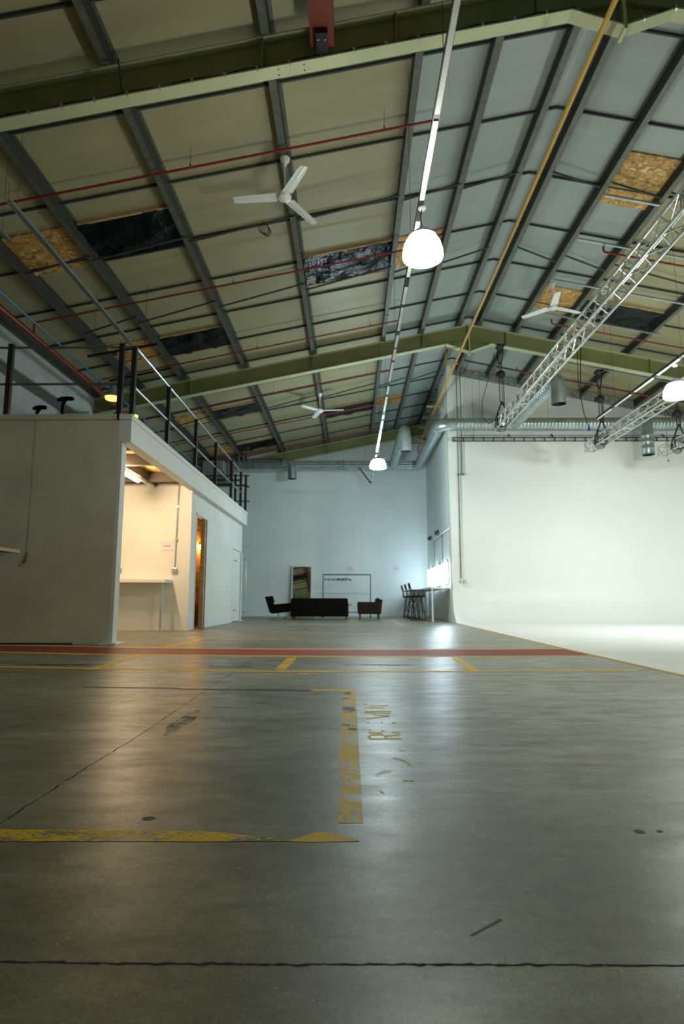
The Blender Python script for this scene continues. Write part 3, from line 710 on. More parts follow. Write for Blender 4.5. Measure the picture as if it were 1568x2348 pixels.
def dropper(path,lab):
    ribbed(duct_path(path,.28),.185,.16).build('branch_duct',M['duct'],D,True)
    e=path[-1]; MB().lathe([(.0,.10),(.178,.10),(.178,.0)],(e[0],e[1],e[2]),22).build('duct_mouth',M['duct_in'],D,True)
    MB().lathe([(.186,.0),(.193,.0),(.193,.03),(.186,.03)],(e[0],e[1],e[2]),22).build('duct_rim',M['duct'],D,True)
dropper([(-2.80,25.55,ZD+.08),(-2.42,25.45,ZD+.02),(-2.42,25.45,5.67)],'')
dropper([(1.80,25.7,ZD),(1.82,20.2,ZD),(1.84,20.2,5.56)],'')
dropper([(5.27,19.5,ZD),(5.31,15.4,ZD),(5.31,15.4,5.62)],'')
dropper([(9.18,19.5,ZD-.02),(9.18,18.9,ZD-.12),(9.18,18.9,5.12)],'')
for x in (4.2,6.4,8.2,10.3):
    MB().tube([(x,19.62,ZD+.2),(x,19.62,zt(x)+.1)],.004,4).build('hanger_wire',M['seam'],D)
    MB().lathe([(.206,-.02),(.206,.02)],(0,0,0),4)
for x in (-1,.6,2.3): MB().tube([(x,25.85,ZD+.2),(x,25.85,zt(x)+.1)],.004,4).build('hanger_wire',M['seam'],D)
# conduit bundle under far duct
t=thing('pipe_bundle','four thin steel pipes running below the duct along the back wall','pipes',(-1.5,26.2,6.1))
for k,(z,y) in enumerate(((6.46,25.60),(6.37,25.58),(6.27,25.56),(6.17,25.54))):
    MB().tube([(-4.3-.2*k,y,z+.35),(-4.3-.2*k+.03,y,z+.03),(-4.2-.2*k,y,z),(2.6 if k<3 else 2.6,y,z)],.028,8).build('pipe',M['galv'],t,True)
MB().box(-4.1,-4.07,25.56,25.64,6.1,6.5).box(-.3,-.27,25.56,25.64,6.1,6.5).build('bracket',M['galv_dark'],t)
# air handling unit at back left
t=thing('air_handling_unit','grey metal air handling unit above the far end of the loft','ventilation unit',(-5.6,25,6.0))
MB().box(-6.1,-5.0,24.9,26.1,5.55,6.32).build('casing',M['galv_dark'],t,bevel=.02)
MB().box(-5.9,-5.05,24.3,24.9,5.65,6.2).build('outlet_box',M['duct'],t,bevel=.02)
MB().tube([(-5.0,24.0,5.65),(-4.55,22.6,5.0)],.035,8).build('drain_pipe',M['galv'],t)
MB().bar((-7.0,24.9,5.51),(-4.5,24.9,5.51),.08,.06).bar((-7.0,26.05,5.51),(-4.5,26.05,5.51),.08,.06).build('support_frame',M['black'],t)
for x in (-6.2,-4.9): MB().tube([(x,24.9,5.5),(x,24.9,zt(x)+.05)],.01,5).build('drop_rod',M['seam'],t)

# ------------------------------------------------------------------ trusses + hoists
def truss(x0,z0,y0,y1,s,lab,pitch_=.5):
    t=thing('aluminium_truss',lab,'lighting truss',(x0+s/2,(y0+y1)/2,z0),'square aluminium lighting trusses')
    cs=[(x0,z0),(x0+s,z0),(x0+s,z0+s),(x0,z0+s)]
    for cx,cz in cs: MB().tube([(cx,y0,cz),(cx,y1,cz)],.023,10).build('chord',M['alu'],t,True)
    n=int((y1-y0)/pitch_)
    for k in range(4):
        a,b2=cs[k],cs[(k+1)%4]; mb=MB()
        for i in range(n):
            ya=y1-i*pitch_; ym=ya-pitch_/2; yb_=ya-pitch_
            mb.tube([(a[0],ya,a[1]),(b2[0],ym,b2[1])],.011,5,False); mb.tube([(b2[0],ym,b2[1]),(a[0],yb_,a[1])],.011,5,False)
        mb.tube([(a[0],y1-.01,a[1]),(b2[0],y1-.01,b2[1])],.010,5)
        j=y1-2.5
        while j>y0:
            mb.tube([(a[0],j,a[1]),(b2[0],j,b2[1])],.011,5); mb.tube([(a[0],j-.07,a[1]),(b2[0],j-.07,b2[1])],.011,5); j-=2.5
        mb.build('lacing',M['alu'],t,True)
    return t
truss(4.0,5.33,3,17.0,.25,'aluminium lighting truss nearest the middle, ending at first hoist')
truss(6.86,4.97,3,17.9,.25,'aluminium lighting truss at right, brightly lit by the pendant')
truss(8.98,4.85,3,17.9,.25,'aluminium lighting truss at the far right edge, only its end showing')
def hoist(x,y,ztop,zbot,lab):
    t=thing('chain_hoist',lab,'chain hoist',(x,y,zbot),'black chain hoists hung from the middle frame')
    MB().box(x-.10,x+.10,y-.12,y+.12,ztop-.02,ztop+.05).build('beam_clamp',M['black'],t,bevel=.01)
    mb=MB(); mb.tube([(x-.05,y,ztop),(x-.09,y,ztop-.25),(x-.02,y,ztop-.5)],.018,6); mb.tube([(x+.07,y,ztop),(x+.06,y,ztop-.25),(x,y,ztop-.5)],.018,6)
    for k in range(3): mb.tube([(x-.01+.035*math.cos(a),y,ztop-.52-.1*k+.05*math.sin(a)) for a in [2*PI*i/10 for i in range(11)]],.013,5)
    mb.build('sling',M['black'],t)
    MB().sphere((x,y,ztop-.78),.12,14,10,(1,.8,1)).box(x-.13,x+.08,y-.07,y+.07,ztop-.86,ztop-.72).build('motor_body',M['black'],t,True)
    MB().tube([(x-.05,y,ztop-.85),(x-.05,y,zbot+.35)],.012,6).tube([(x+.06,y,ztop-.85),(x+.06,y,zbot+.2)],.012,6).tube([(x+.01,y,ztop-.85),(x+.02,y,zbot+.35)],.008,6).build('chain',M['black'],t)
    mb=MB()
    for dx in (-.14,.14): mb.tube([(x,y,zbot+.38),(x+dx,y,zbot+.02),(x+dx*.95,y,zbot-.28),(x,y,zbot-.33)],.022,6)
    mb.sphere((x,y,zbot+.33),.05,10,6)
    for k in range(3): mb.tube([(x+.16*math.cos(a),y+.12+.03*k,zbot-.12-.05*k+.20*math.sin(a)) for a in [2*PI*i/14+k for i in range(15)]],.014,5)
    mb.build('truss_sling',M['black'],t)
    return t
hoist(4.12,16.42,zb(4.12)-.05,5.65,'black chain hoist at first truss end, nearest the ridge')
hoist(6.98,16.9,zb(6.98)-.02,5.28,'black chain hoist holding the end of the bright right truss')
hoist(9.10,16.9,zb(9.1)-.02,5.15,'black chain hoist at the far right edge of picture')

# hanging power lead with blue plug
t=thing('hanging_power_lead','dark power lead with a blue plug hanging right of the first truss','cable',(6.4,16.2,6))
MB().tube([(6.15,15.9,zt(6.15)),(6.12,16,6.6),(6.14,16.1,6.0),(6.22,16.15,5.6),(6.34,16.2,5.28)],.012,6).tube([(6.05,15.9,zt(6.05)),(6.05,16,6.5),(6.12,16.1,6.0)],.010,6).build('flex',M['black'],t)
MB().lathe([(.0,.0),(.03,.0),(.035,.06),(.02,.10),(.018,.16)],(6.345,16.2,5.14),12).build('plug',M['plug'],t,True)
t=thing('hanging_cable','thin grey cable looping down beside the first hoist','cable',(3.7,16.4,6))
MB().tube([(3.95,16.4,7.4),(3.75,16.4,6.6),(3.58,16.4,6.0),(3.6,16.5,5.6),(3.8,16.6,5.45),(4.0,16.6,5.6)],.010,6).build('flex',M['seam'],t)
for x,y,z0 in ((3.95,19.5,5.9),(7.6,18.3,5.6),(8.9,17.2,4.55),(5.6,19.7,6.7)):
    tag(MB().tube([(x,y,zt(x)+.15),(x,y,z0)],.004,4).sphere((x,y,z0),.025,8,6).build('ceiling_wire',M['seam']),{3.95:'thin hanging wire near the ridge above the duct',7.6:'thin wire hanging left of the second hoist',8.9:'thin wire with a small weight at the right, below roof duct',5.6:'short thin wire hanging over the duct branch'}[x],'wire')

# curtain rail along cyc top
t=thing('curtain_track','black ladder-like curtain track along the top of the cyclorama','curtain track',(7,19.85,5.86))
MB().box(3.32,12.9,19.84,19.87,5.925,5.95).build('upper_rail',M['black'],t)
MB().box(3.32,12.9,19.84,19.87,5.80,5.825).build('lower_rail',M['black'],t)
MB().box(3.6,12.9,19.86,19.88,6.0,6.012).build('top_wire',M['seam'],t)
x=3.34
while x<12.9: MB().box(x,x+.03,19.84,19.87,5.82,5.93).build('rung',M['black'],t); x+=.33
for x in (5.2,6.6,8.4,10.2): MB().bar((x,19.86,5.95),(x,20.0,6.08),.03).build('bracket',M['black'],t)

# ------------------------------------------------------------------ conduits on cyc wall and its edge
t=thing('electrical_conduit','pair of grey conduits dropping down the left edge of cyclorama to sockets','conduit',(3.5,19.85,1.25))
MB().tube([(3.50,19.86,zt(3.5)+.1),(3.50,19.86,1.35)],.016,8).build('conduit_tube',M['galv_dark'],t,True)
MB().tube([(3.625,19.86,zt(3.6)+.1),(3.625,19.86,4.73)],.016,8).build('conduit_tube',M['galv_dark'],t,True)
MB().tube([(3.49,19.86,4.71),(3.66,19.86,4.71)],.016,8).sphere((3.49,19.86,4.71),.035).sphere((3.65,19.86,4.71),.035).build('conduit_joint',M['galv_dark'],t,True)
for x in (3.515,3.63): MB().extr([(.05*math.cos(a),.05*math.sin(a)) for a in [2*PI*i/16 for i in range(16)]],1,0,.05).build('socket',M['galv'],t,True,org=(-x+t.location.x,-19.83+t.location.y,-1.27+t.location.z))
for z in (3.9,3.0,2.1,1.7,6.2,7.0): MB().box(3.475,3.525,19.84,19.89,z,z+.02).build('clip',M['galv_dark'],t)
t=thing('electrical_conduit','single grey conduit running down the corner beside the cyclorama','conduit',(3.22,20.05,1.2))
MB().tube([(3.205,20.06,zt(3.2)+.1),(3.205,20.06,1.25)],.014,8).build('conduit_tube',M['galv_dark'],t,True)

# ------------------------------------------------------------------ booth / loft at left
XW=-3.6
wf=MB().box(-7.45,XW-.06,9.55,9.73,0,3.50); wf.mat(1).box(-6.2,-4.2,9.535,9.55,0,.02)
struct(wf.build('wall_booth_front',[M['rough_wall'],M['joint']]))
struct(MB().box(XW-.058,XW,9.548,9.74,0,3.13).box(XW-.16,XW+.10,9.42,9.82,0,.022).build('trim_1',M['white']))
struct(MB().box(-7.45,XW+.0,13.95,14.299,0,3.30).build('wall_booth_partition',M['white']))
struct(MB().box(XW-.1,XW,15.5,19.0,0,3.3).box(XW-.1,XW,14.3,15.5,2.65,3.3).box(XW-.1,XW,14.3,14.5,0,2.65).box(XW-.1,XW,19.0,20.5,2.24,3.3).box(XW-.1,XW,20.5,20.62,0,3.3).box(XW-2.2,XW-.1,20.52,20.62,0,3.3).build('wall_booth_side',M['white']))
struct(MB().box(XW-.03,XW+.012,14.42,14.47,0,2.68).box(XW-.03,XW+.012,15.5,15.54,0,2.68).box(XW-.03,XW+.012,14.42,15.54,2.66,2.70).build('trim_2',M['white']))
struct(MB().box(-7.45,XW-.1,17.8,17.95,0,3.3).box(-7.45,-7.3,14.3,17.8,0,3.3).build('wall_booth_inner',M['osb']))
struct(MB().box(-7.45,-3.5,9.6,20.68,3.44,3.52).build('ceiling_booth',M['osb']))
# fascia round the loft edge
struct(MB().box(-3.66,-3.47,9.55,20.72,3.14,3.50).mat(0).box(-3.70,-3.455,9.52,20.74,3.50,3.585).build('trim_3',M['white']))
struct(MB().box(-7.45,-3.66,9.52,9.60,3.50,3.585).build('trim_4',M['rough_wall']))
struct(MB().box(-7.45,-3.66,9.6,20.7,3.53,3.58).build('floor_loft',M['galv_dark']))
# ceiling joists in booth
for y,l in ((10.4,'nearest the booth front'),(11.6,'second in the booth ceiling'),(13.3,'nearest the booth partition')):
    tag(MB().box(-7.45,-3.7,y,y+.12,3.22,3.44).build('ceiling_beam',M['beam_brown']),'dark steel beam under the chipboard booth ceiling, '+l,'beam')
tag(MB().box(-4.56,-4.40,9.75,13.93,3.24,3.43).build('ceiling_beam',M['beam_brown']),'dark steel beam running lengthwise above the tube light','beam')
tag(MB().box(-3.80,-3.70,9.75,13.93,3.26,3.36).build('header_batten',M['pine']),'timber batten along the top of the booth opening','timber batten')
t=thing('tube_light','glowing warm tube light under the booth ceiling','tube light',(-4.47,12,3.12))
MB().box(-4.50,-4.44,11.2,13.9,3.19,3.24).build('fitting_body',M['white'],t)
MB().tube([(-4.47,11.3,3.15),(-4.47,12.85,3.15)],.035,12).build('tube',M['warm_tube'],t,True)
# booth table, conduit, paper
t=thing('workbench','white worktop on a steel leg inside the lit booth','table',(-5,13.5,0))
MB().box(-7.3,-3.97,13.38,13.94,1.04,1.11).build('worktop',M['white'],t,bevel=.004)
for x in (-4.06,-6.6):
    l_=MB().tube([(x,13.46,0.012),(x,13.46,1.04)],.024,12).build('leg',M['galv'],t,True); MB().lathe([(.05,0),(.05,.012),(.028,.02)],(x,13.46,0),14,True).build('foot_flange',M['galv'],l_,org=ORG[t.name])
t=thing('electrical_conduit','steel conduit with socket box on the lit booth wall','conduit',(-3.93,13.92,1.3))
MB().tube([(-3.90,13.93,3.25),(-3.91,13.93,2.7),(-3.93,13.93,1.38)],.014,8).build('conduit_tube',M['galv'],t,True)
MB().box(-3.99,-3.87,13.89,13.95,1.27,1.38).build('socket_box',M['galv'],t,bevel=.008)
for z in (2.75,2.0): MB().box(-3.94,-3.885,13.905,13.95,z,z+.025).build('clip',M['galv'],t)
tag(MB().box(-5.21,-5.12,13.90,13.95,1.27,1.37).build('wall_socket',M['galv']),'small socket box beside the booth opening post, above the worktop','socket')
def paper(x0,x1,y,z0,z1,lab,axis='y'):
    t=thing('paper_notice',lab,'paper sign',((x0+x1)/2,y,z0))
    MB().box(x0,x1,y-.004,y+.02,z0,z1).build('sheet',M['paper'],t)
    w=x1-x0;h=z1-z0
    MB().box(x0+w*.25,x1-w*.25,y-.006,y-.0042,z0+h*.42,z0+h*.52).build('print',M['ink'],t)
paper(-4.26,-3.93-.04,13.945,1.77,1.99,'white notice on the brightly lit booth wall')
paper(-.15,.135,26.595,1.90,2.115,'white notice on the back wall above the clothes rail')
paper(1.79,2.11,26.595,1.91,2.14,'white notice on the back wall left of the bar stools')
# door post timber and bulb in the side room
tag(MB().box(-3.71,-3.612,15.36,15.499,0,2.645).build('door_stud',M['pine']),'bare timber stud on the right side of the narrow doorway','timber post')
t=thing('bare_bulb','glowing warm bulb inside the narrow doorway','bulb',(-4.32,17.6,2.1))
MB().sphere((-4.28,17.6,2.16),.06).build('glass',M['warm_bulb'],t,True)
MB().tube([(-4.28,17.6,2.21),(-4.28,17.6,2.30),(-4.28,17.79,2.30)],.018,8).build('holder',M['black'],t)
tag(MB().box(-5.6,-3.76,17.3,17.78,.52,.56).box(-5.5,-5.44,17.3,17.75,0,.52).box(-3.82,-3.76,17.3,17.75,0,.52).build('wooden_bench',M['pine']),'low wooden bench inside the narrow doorway','bench')
# small door at the far end of the booth
d=struct(MB().box(XW-.06,XW-.012,19.02,20.48,.02,2.22).build('door_1',M['white']))
for z in (1.9,.36):
    hb=MB().box(XW-.012,XW+.004,19.35,19.75,z-.012,z+.012).build('hinge_strap',M['galv_dark'],None); 
    hb.parent=d; hb.location=Vector(hb.location)-d.location
struct(MB().box(XW-.03,XW+.03,20.5,20.62,0,2.2).box(XW-.08,XW+.10,20.44,20.70,0,.02).box(XW-.03,XW+.012,18.96,19.0,0,2.28).build('trim_5',M['white']))
t=thing('grab_rail','vertical galvanised grab rail at the far corner of the white booth','rail',(-3.5,20.75,.25))
MB().tube([(-3.58,20.66,2.0),(-3.46,20.68,2.0),(-3.46,20.68,.28),(-3.58,20.66,.28)],.02,8).build('tube',M['galv'],t,True)
for z in (2.0,.28): MB().sphere((-3.46,20.68,z),.035).build('fitting',M['galv'],t,True)
# loft handrail
t=thing('loft_handrail','black posted guard rail with steel tubes along the loft edge','handrail',(-3.5,15,3.585))
for y in (9.62,11.54,13.7,15.8,17.95,19.55): MB().box(-3.535,-3.465,y-.035,y+.035,3.585,4.74).build('post',M['black'],t)
for x in (-5.53,-3.71,-7.3): MB().box(x-.04,x+.04,9.6,9.67,3.585,4.80 if x>-7 else 4.8).build('post',M['black'],t)
for z in (4.75,4.08):
    MB().tube([(-3.505,9.62,z),(-3.505,19.6,z)],.022,8).build('side_rail',M['rail'],t,True)
    MB().tube([(-7.4,9.63,z-.01+(.05 if z<4.5 else 0)),(-3.5,9.63,z-.01+(.05 if z<4.5 else 0))],.020,8).build('front_rail',M['galv_dark'],t,True)
    MB().sphere((-3.505,9.7,z),.035).build('rail_joint',M['galv'],t,True)
t=thing('stair_handrail','black stair gate posts with short bars at the loft far end','handrail',(-3.7,20.6,3.585))
for x,y in ((-3.85,20.5),(-3.52,20.6)): MB().box(x-.035,x+.035,y-.035,y+.035,3.58,4.85).build('post',M['black'],t)
for z in (4.82,3.95): MB().tube([(-4.9,20.55,z),(-3.38,20.55,z)],.02,6).build('cross_bar',M['black'],t)
MB().tube([(-3.52,20.6,4.5),(-3.40,20.55,4.42)],.03,6).build('latch',M['black'],t)
# loft stools
def loft_chair(x,y,s,w,z,lab):
    t=thing('swivel_chair',lab,'chair',(x,y,3.58))
    for k in range(5):
        a=2*PI*k/5; MB().bar((x,y,3.66),(x+.28*math.cos(a),y+.28*math.sin(a),3.62),.04,.03).build('base_arm',M['black'],t)
    MB().tube([(x,y,3.62),(x,y,4.03)],.025,10).build('column',M['chrome'],t,True)
    MB().lathe([(.0,-.03),(.19,-.03),(.23,.0),(.21,.04),(.0,.055)],(x,y,4.05),20).build('seat',M['leather'],t,True)
    pts=[(x+s*.06,y+.12,4.04),(x+s*.06,y+.26,4.12),(x+s*.06,y+.22,z-.25),(x+s*.03,y+.18,z-.10),(x+.02,y+.17,z-.01)]
    MB().tube(pts,[.03,.03,.034,.036,.045],8).build('backrest_stem',M['leather'],t,True)
    P=[];R_=[]
    for i in range(13):
        u=-1+i/6; P.append((x+.02+u*w/2,y+.16+.04*(1-u*u),z+.012-.04*u*u*(1.2 if u<0 else .5))); R_.append(.045*(1-.45*abs(u)**5))
    MB().tube(P,R_,10).build('backrest_pad',M['leather'],t,True)
loft_chair(-5.74,11.84,-1,.33,4.67,'black swivel chair with curved back pad on loft, closer to railing corner')
loft_chair(-6.25,11.84,-1,.27,4.49,'lower black swivel chair on the loft, further left')
# loft back wall bits: column casing and box
tag(MB().box(-7.45,-6.75,15.5,16.3,3.58,5.5).build('column_casing',M['plaster_up']),'white boxed steel column on the loft behind the swivel chairs','column casing')
tag(MB().box(-6.7,-6.3,15.3,15.9,3.58,4.55).build('white_cabinet',M['white']),'white cabinet on the loft beside the boxed column','cabinet')
# loft pendants (warm)
def wlamp(x,y,z,R0,zt_,lab,squat):
    t=thing('industrial_pendant',lab,'pendant lamp',(x,y,z),'warm industrial pendants over the loft')
    MB().lathe([(.03,.30),(.05,.26),(.06,.20),(R0*.8,.10),(R0,.03),(R0,.0),(R0*.96,.02),(R0*.75,.095)],(x,y,z),24).build('metal_shade',M['grey_cap'],t,True)
    MB().lathe([(.0,.06),(R0*.86,.05),(R0*.93,.01),(R0*.86,-.04),(.0,-.06)],(x,y,z),24).build('glow_diffuser',M['warm_glow'],t,True)
    MB().tube([(x,y,z+.29),(x,y,zt_)],.005,5).build('flex',M['seam'],t)
    MB().lathe([(.0,.0),(.05,.0),(.06,.03)],(x,y,zt_-.04),12).build('rose',M['black'],t,True)
wlamp(-4.57,11.5,4.52,.15,5.42,'warm glowing metal pendant over loft left of the corner posts',0)
wlamp(-4.92,13.6,4.80,.12,5.75,'warm glowing metal pendant seen between the black corner posts',0)
t=thing('lamp_bar','black bar carrying the nearer warm loft pendant','bar',(-4.6,11.5,5.45)); MB().bar((-5.1,11.5,5.35),(-3.75,11.5,5.60),.04,.04).build('bar',M['black'],t); MB().tube([(-4.0,11.5,5.56),(-4.0,11.5,zt(-4)+.1)],.004,4).tube([(-5.0,11.5,5.37),(-5.0,11.5,zt(-5)+.1)],.004,4).build('wire',M['seam'],t)
t=thing('lamp_bar','black bar carrying the further warm loft pendant','bar',(-4.9,13.6,5.78)); MB().bar((-5.5,13.6,5.62),(-4.1,13.6,5.92),.04,.04).build('bar',M['black'],t); MB().tube([(-4.4,13.6,5.85),(-4.4,13.6,zt(-4.4)+.1)],.004,4).tube([(-5.3,13.6,5.68),(-5.3,13.6,zt(-5.3)+.1)],.004,4).build('wire',M['seam'],t)
# cord on front wall
t=thing('pull_switch','thin cord ending in a dark hook on the rough booth front wall','cord',(-4.99,9.53,1.2))
MB().tube([(-4.99,9.54,3.5),(-4.99,9.54,1.32)],.0025,5).build('cord',M['insul'],t)
MB().tube([(-4.985,9.53,1.38),(-4.99,9.52,1.26),(-5.0,9.51,1.24)],.012,6).sphere((-5.0,9.51,1.245),.024).build('hook',M['galv_dark'],t,True)
# plywood bar table off the left edge
t=thing('high_plywood_table','corner of a thin plywood table top entering at the left edge','table',(-2.6,4.1,0))
MB().box(-3.8,-2.455,3.98,4.6,1.005,1.03).build('table_top',M['pine'],t)
MB().box(-3.7,-2.53,4.05,4.56,.985,1.005).build('frame',M['mahogany'],t)
for x in (-3.65,-2.68):
    for y in (4.08,4.5): MB().box(x-.025,x+.025,y-.025,y+.025,0,.985).build('leg',M['pine'],t)

# ------------------------------------------------------------------ back lounge
def sofa():
    x0,x1,y0=-2.13,-.07,22.3; t=thing('sofa','long dark leather sofa seen from behind, facing the back wall','sofa',((x0+x1)/2,y0+.42,0))
    MB().box(x0+.02,x1-.02,y0,y0+.16,.10,.745).build('backrest',M['leather'],t,bevel=.03)
    for x in (x0,x1-.13): MB().box(x,x+.13,y0+.03,y0+.86,.10,.60).build('armrest',M['leather'],t,bevel=.03)
    MB().box(x0+.1,x1-.1,y0+.12,y0+.84,.10,.28).build('seat_base',M['leather'],t)
    w=(x1-x0-.28)/3
    for k in range(3): MB().box(x0+.14+k*w+.005,x0+.14+(k+1)*w-.005,y0+.18,y0+.86,.28,.43).build('seat_cushion',M['leather'],t,bevel=.035)
    for x in (x0+.08,x1-.08):
        for y in (y0+.06,y0+.78): MB().box(x-.03,x+.03,y-.03,y+.03,0,.10).build('leg',M['mahogany'],t)
sofa()
# black swivel lounge chair (left), faces right
t=thing('lounge_chair','black shell lounge chair on a chrome base left of the sofa','armchair',(-2.7,22.9,0))
sh=[(-3.08,.79),(-2.98,.80),(-2.88,.50),(-2.22,.56),(-2.17,.40),(-2.22,.24),(-2.78,.19),(-2.88,.22)]
for y in (22.58,23.16):
    MB().extr([(-3.08,.79),(-3.00,.80),(-2.80,.52),(-2.22,.57),(-2.17,.40),(-2.24,.25),(-2.78,.19),(-2.88,.22)],1,y,y+.07).build('side_shell',M['leather'],t,bevel=.02)
MB().extr([(-3.09,.80),(-2.96,.81),(-2.78,.30),(-2.90,.22)],1,22.62,23.2).build('backrest',M['leather'],t,bevel=.03)
MB().box(-2.86,-2.2,22.65,23.16,.26,.43).build('seat_cushion',M['leather'],t,bevel=.04)
MB().obox((-2.86,22.95,.70),(.10,.40,.26),Matrix.Rotation(-.3,3,'Y')).build('back_cushion',M['leather'],t,bevel=.03)
MB().tube([(-2.62,22.9,.03),(-2.62,22.9,.22)],.025,10).build('column',M['chrome'],t,True)
for k in range(4):
    a=PI/4+PI/2*k; MB().bar((-2.62,22.9,.045),(-2.62+.36*math.cos(a),22.9+.36*math.sin(a),.02),.045,.025).build('base_arm',M['chrome'],t)
# brown armchair (right), faces left
t=thing('armchair','dark brown armchair with wooden legs right of the sofa','armchair',(.7,22.7,0))
for y in (22.3,22.98):
    MB().extr([(.25,.60),(.30,.62),(.85,.61),(.98,.66),(1.14,.71),(1.08,.19),(.27,.19),(.25,.40)],1,y,y+.10).build('armrest',M['brown_leather'],t,bevel=.025)
MB().extr([(.90,.74),(1.03,.76),(1.10,.60),(1.06,.2),(.86,.2)],1,22.38,23.0).build('backrest',M['brown_leather'],t,bevel=.03)
MB().box(.28,.92,22.38,23.0,.22,.42).build('seat_cushion',M['brown_leather'],t,bevel=.04)
for x in (.34,1.0):
    for y in (22.36,22.36+.62): MB().hexa([(x-.022,y-.022,0),(x+.022,y-.022,0),(x+.022,y+.022,0),(x-.022,y+.022,0),(x-.034,y-.034,.2),(x+.034,y-.034,.2),(x+.034,y+.034,.2),(x-.034,y+.034,.2)]).build('leg',M['mahogany'],t)
# coffee table
t=thing('coffee_table','low wooden coffee table showing past the right end of the sofa','table',(-.7,23.9,0))
MB().box(-1.5,.06,23.6,24.2,.46,.54).build('table_top',M['pine'],t,bevel=.005)
for x in (-1.42,-.16):
    for y in (23.66,24.14): MB().box(x-.03,x+.03,y-.03,y+.03,0,.46).build('leg',M['pine'],t)
# leaning mirror
t=thing('standing_mirror','tall white framed mirror leaning on the back wall behind the sofa','mirror',(-2.05,26.2,0))
A=Vector((-2.48,26.18,0.01)); th=math.atan2(.30,2.11); u=Vector((1,0,0)); wv=Vector((0,math.sin(th),math.cos(th))); nn=Vector((0,-math.cos(th),math.sin(th)))
def lean(u0,u1,w0,w1,d0,d1):
    P=[A+u*a+wv*b_+nn*c_ for c_ in (d0,d1) for a,b_ in ((u0,w0),(u1,w0),(u1,w1),(u0,w1))]
    return MB().hexa(P)
lean(.045,.81,.045,2.085,-.01,.004).build('glass',M['mirror'],t)
fr=lean(0,.86,0,.04,-.03,.015)
for q in (lean(0,.86,2.09,2.13,-.03,.015),lean(0,.04,.04,2.09,-.03,.015),lean(.82,.86,.04,2.09,-.03,.015),lean(.02,.84,.02,2.11,-.03,-.012)): fr.add(q.v,q.f)
fr.build('frame',M['white'],t)
# clothes rail with hangers
t=thing('clothes_rail','black tube clothes rail standing against the back wall','clothes rail',(-.15,25,0))
MB().box(-1.10,.81,24.98,25.02,1.665,1.705).build('top_bar',M['black'],t)
for x in (-1.09,.80):
    MB().box(x-.018,x+.018,24.98,25.02,.06,1.68).build('upright',M['black'],t); MB().box(x-.018,x+.018,24.72,25.28,.04,.08).build('foot',M['black'],t)
    for y in (24.74,25.26): MB().lathe([(.03,0),(.03,.04)],(x,y,0),10,True).build('castor',M['black'],t)
MB().box(-1.09,.80,24.985,25.015,.185,.215).build('lower_bar',M['black'],t)
h0=thing('clothes_hanger','dark clothes hanger bunched at the left end of the clothes rail','hanger',(-1.02,25,1.66),'clothes hangers on the clothes rail')
mb=MB(); mb.tube([(-1.02+.0,25,1.53)]+[(-1.02,25+.02*math.sin(a),1.672+.02*math.cos(a)-.0) for a in [PI*1.1-i*PI/6 for i in range(8)]],.004,5)
mb.build('hook',M['chrome'],h0)
MB().tube([(-1.02,24.79,1.46),(-1.02,24.9,1.51),(-1.02,25,1.535),(-1.02,25.1,1.51),(-1.02,25.21,1.46)],.010,6).tube([(-1.02,24.79,1.46),(-1.02,25.21,1.46)],.006,5).build('shoulder_bar',M['black'],h0)
r=random.Random(8)
for i in range(13):
    x=-1.02+.07*(i+1)+r.uniform(-.015,.015)
    far=i>7
    dup(h0,(x,25,1.66),r.uniform(-.5,.5)+(.9 if far else 0),'dark clothes hanger hanging apart towards the middle of the clothes rail' if far else None,'spread hangers on the clothes rail' if far else None)
# counter
t=thing('makeup_counter','white make-up counter along the wall below the bulb mirrors','counter',(2.9,23,0))
MB().box(2.58,3.19,20.2,26.55,1.035,1.09).build('worktop',M['white'],t,bevel=.004)
for y in (20.26,22.6,24.9):
    MB().tube([(2.63,y,0),(2.63,y,1.035)],.028,10).build('leg',M['white'],t,True)
# vanity mirrors with bulbs
def vanity(y0,y1,lab):
    t=thing('vanity_mirror',lab,'mirror',(3.2,(y0+y1)/2,1.1)); xw=3.2+(y0-20.2)/6.4*.09-.012
    MB().box(xw-.02,xw,y0+.12,y1-.12,1.16,1.93).build('frame',M['galv_dark'],t)
    MB().box(xw-.024,xw-.021,y0+.16,y1-.16,1.20,1.89).build('glass',M['mirror'],t)
    for y in (y0,y1): MB().box(xw-.035,xw,y-.05,y+.05,1.18,1.92).build('lamp_strip',M['soffit'],t)
    for y in (y0,y1):
        for k in range(5): MB().sphere((xw-.085,y,1.28+.14*k),.052,12,8).build('bulb',M['bulb'],t,True)
    MB().tube([(xw-.02,y0-.02,1.93),(xw-.02,y0+.1,2.0),(xw-.02,(y0+y1)/2,2.02)],.01,5).build('flex',M['black'],t)
vanity(20.33,21.13,'mirror framed by white bulbs nearest the cyclorama edge')
vanity(22.12,23.28,'mirror framed by white bulbs in the middle of the counter')
vanity(24.30,25.32,'mirror framed by white bulbs closest to the back wall')
# rail + conduits above vanity
t=thing('lighting_conduit','galvanised conduit rail above the bulb mirrors with drops','conduit',(3.2,22,2.98))
MB().tube([(3.18,20.0,2.99),(3.18,24.2,2.98)],.024,8).build('horizontal_tube',M['galv'],t,True)
for y in (23.75,21.65): MB().tube([(3.19,y,2.98),(3.19,y,1.95)],.014,8).build('drop_tube',M['galv_dark'],t,True)
for y in (24.3,23.9,22.3,21.9): MB().box(3.02,3.12,y-.05,y+.05,3.0,3.12).bar((3.1,y,3.0),(3.2,y,2.98),.03).build('clamp',M['black'],t)
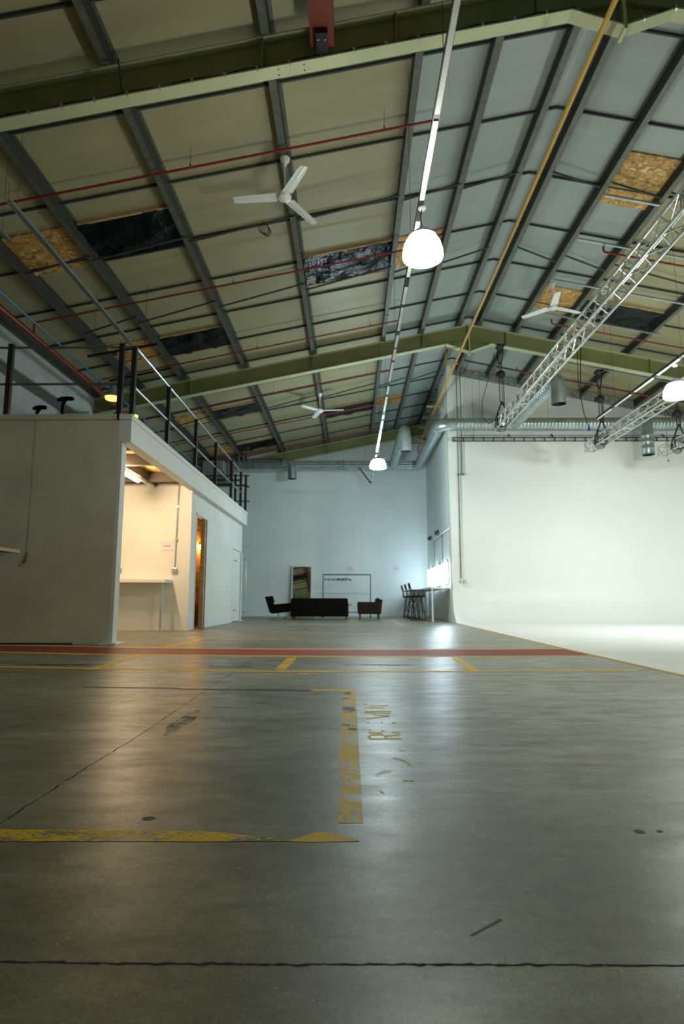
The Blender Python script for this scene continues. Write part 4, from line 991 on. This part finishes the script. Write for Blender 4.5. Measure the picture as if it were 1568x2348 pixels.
# tall director chairs
def director(x,y,lab):
    t=thing('director_chair',lab,'stool',(x,y,0),'tall black folding chairs at the counter')
    for s in (-1,1):
        yy=y+s*.25
        MB().bar((x-.21,yy,.02),(x-.10,yy,.80),.03).build('leg',M['black'],t); MB().bar((x+.22,yy,.02),(x+.13,yy,.80),.03).build('leg',M['black'],t); MB().bar((x-.17,yy,.25),(x+.14,yy,.78),.016).build('brace',M['black'],t)
        MB().box(x-.22,x+.22,yy-.018,yy+.018,1.005,1.03).build('arm',M['black'],t)
        MB().bar((x-.20,yy,.80),(x-.23,yy,1.03),.03).bar((x+.19,yy,.80),(x+.19,yy,1.01),.03).build('arm_post',M['black'],t)
        MB().bar((x-.23,yy,1.02),(x-.29,yy,1.25),.03).build('back_post',M['black'],t)
        MB().box(x-.21,x+.23,yy-.015,yy+.015,.03,.06).build('floor_runner',M['black'],t)
    MB().box(x-.23,x+.23,y-.26,y+.26,.775,.83).build('seat',M['leather'],t)
    MB().hexa([(x-.245,y-.25,1.05),(x-.235,y-.25,1.05),(x-.235,y+.25,1.05),(x-.245,y+.25,1.05),(x-.285,y-.25,1.22),(x-.275,y-.25,1.22),(x-.275,y+.25,1.22),(x-.285,y+.25,1.22)]).build('back_sling',M['leather'],t)
    MB().box(x+.20,x+.24,y-.25,y+.25,.28,.31).box(x-.2,x-.17,y-.25,y+.25,.10,.13).build('foot_bar',M['black'],t)
director(2.23,21.0,'tall black folding chair nearest the camera at the counter')
director(2.24,22.6,'tall black folding chair in the middle of the three at counter')
director(2.26,24.3,'tall black folding chair furthest back at the counter')

# ------------------------------------------------------------------ floods added out of view under the trusses to brighten the cyclorama
def added_flood(x,y,z,tgt,power,size,col,lab):
    t=thing('added_floodlight',lab,'added light',(x,y,z))
    d=(Vector(tgt)-Vector((x,y,z))).normalized(); q=d.to_track_quat('-Z','Y'); Rm=q.to_matrix()
    MB().obox(Vector((x,y,z))-d*.10,(size+.08,size+.08,.16),Rm).build('housing',M['black'],t)
    MB().tube([(x,y,z+.05),(x,y,z+.5)],.02,6).build('yoke',M['black'],t)
    L_=bpy.data.lights.new('added_flood_beam','AREA'); L_.shape='SQUARE'; L_.size=size; L_.energy=power; L_.color=col; L_.spread=math.radians(130)
    lo_=bpy.data.objects.new('added_flood_beam',L_); COL.objects.link(lo_); lo_.parent=t; lo_.location=d*.02; lo_.rotation_euler=q.to_euler()
added_flood(7.0,8.2,4.55,(6.6,15.5,0),80,.6,(.92,1,.96),'added floodlight out of view under the right truss, brightening the cyclorama')
added_flood(9.1,11.5,4.5,(8.4,17,0),110,.6,(.92,1,.97),'added floodlight out of view under the outermost truss, brightening the cyclorama')

# ------------------------------------------------------------------ world / view
w=bpy.data.worlds.new('world'); SC.world=w; w.use_nodes=True
w.node_tree.nodes['Background'].inputs[0].default_value=(.30,.38,.34,1); w.node_tree.nodes['Background'].inputs[1].default_value=.0
SC.view_settings.view_transform='Standard'; SC.view_settings.look='None'; SC.view_settings.gamma=1; SC.view_settings.use_curve_mapping=False
SC.view_settings.exposure=0.9
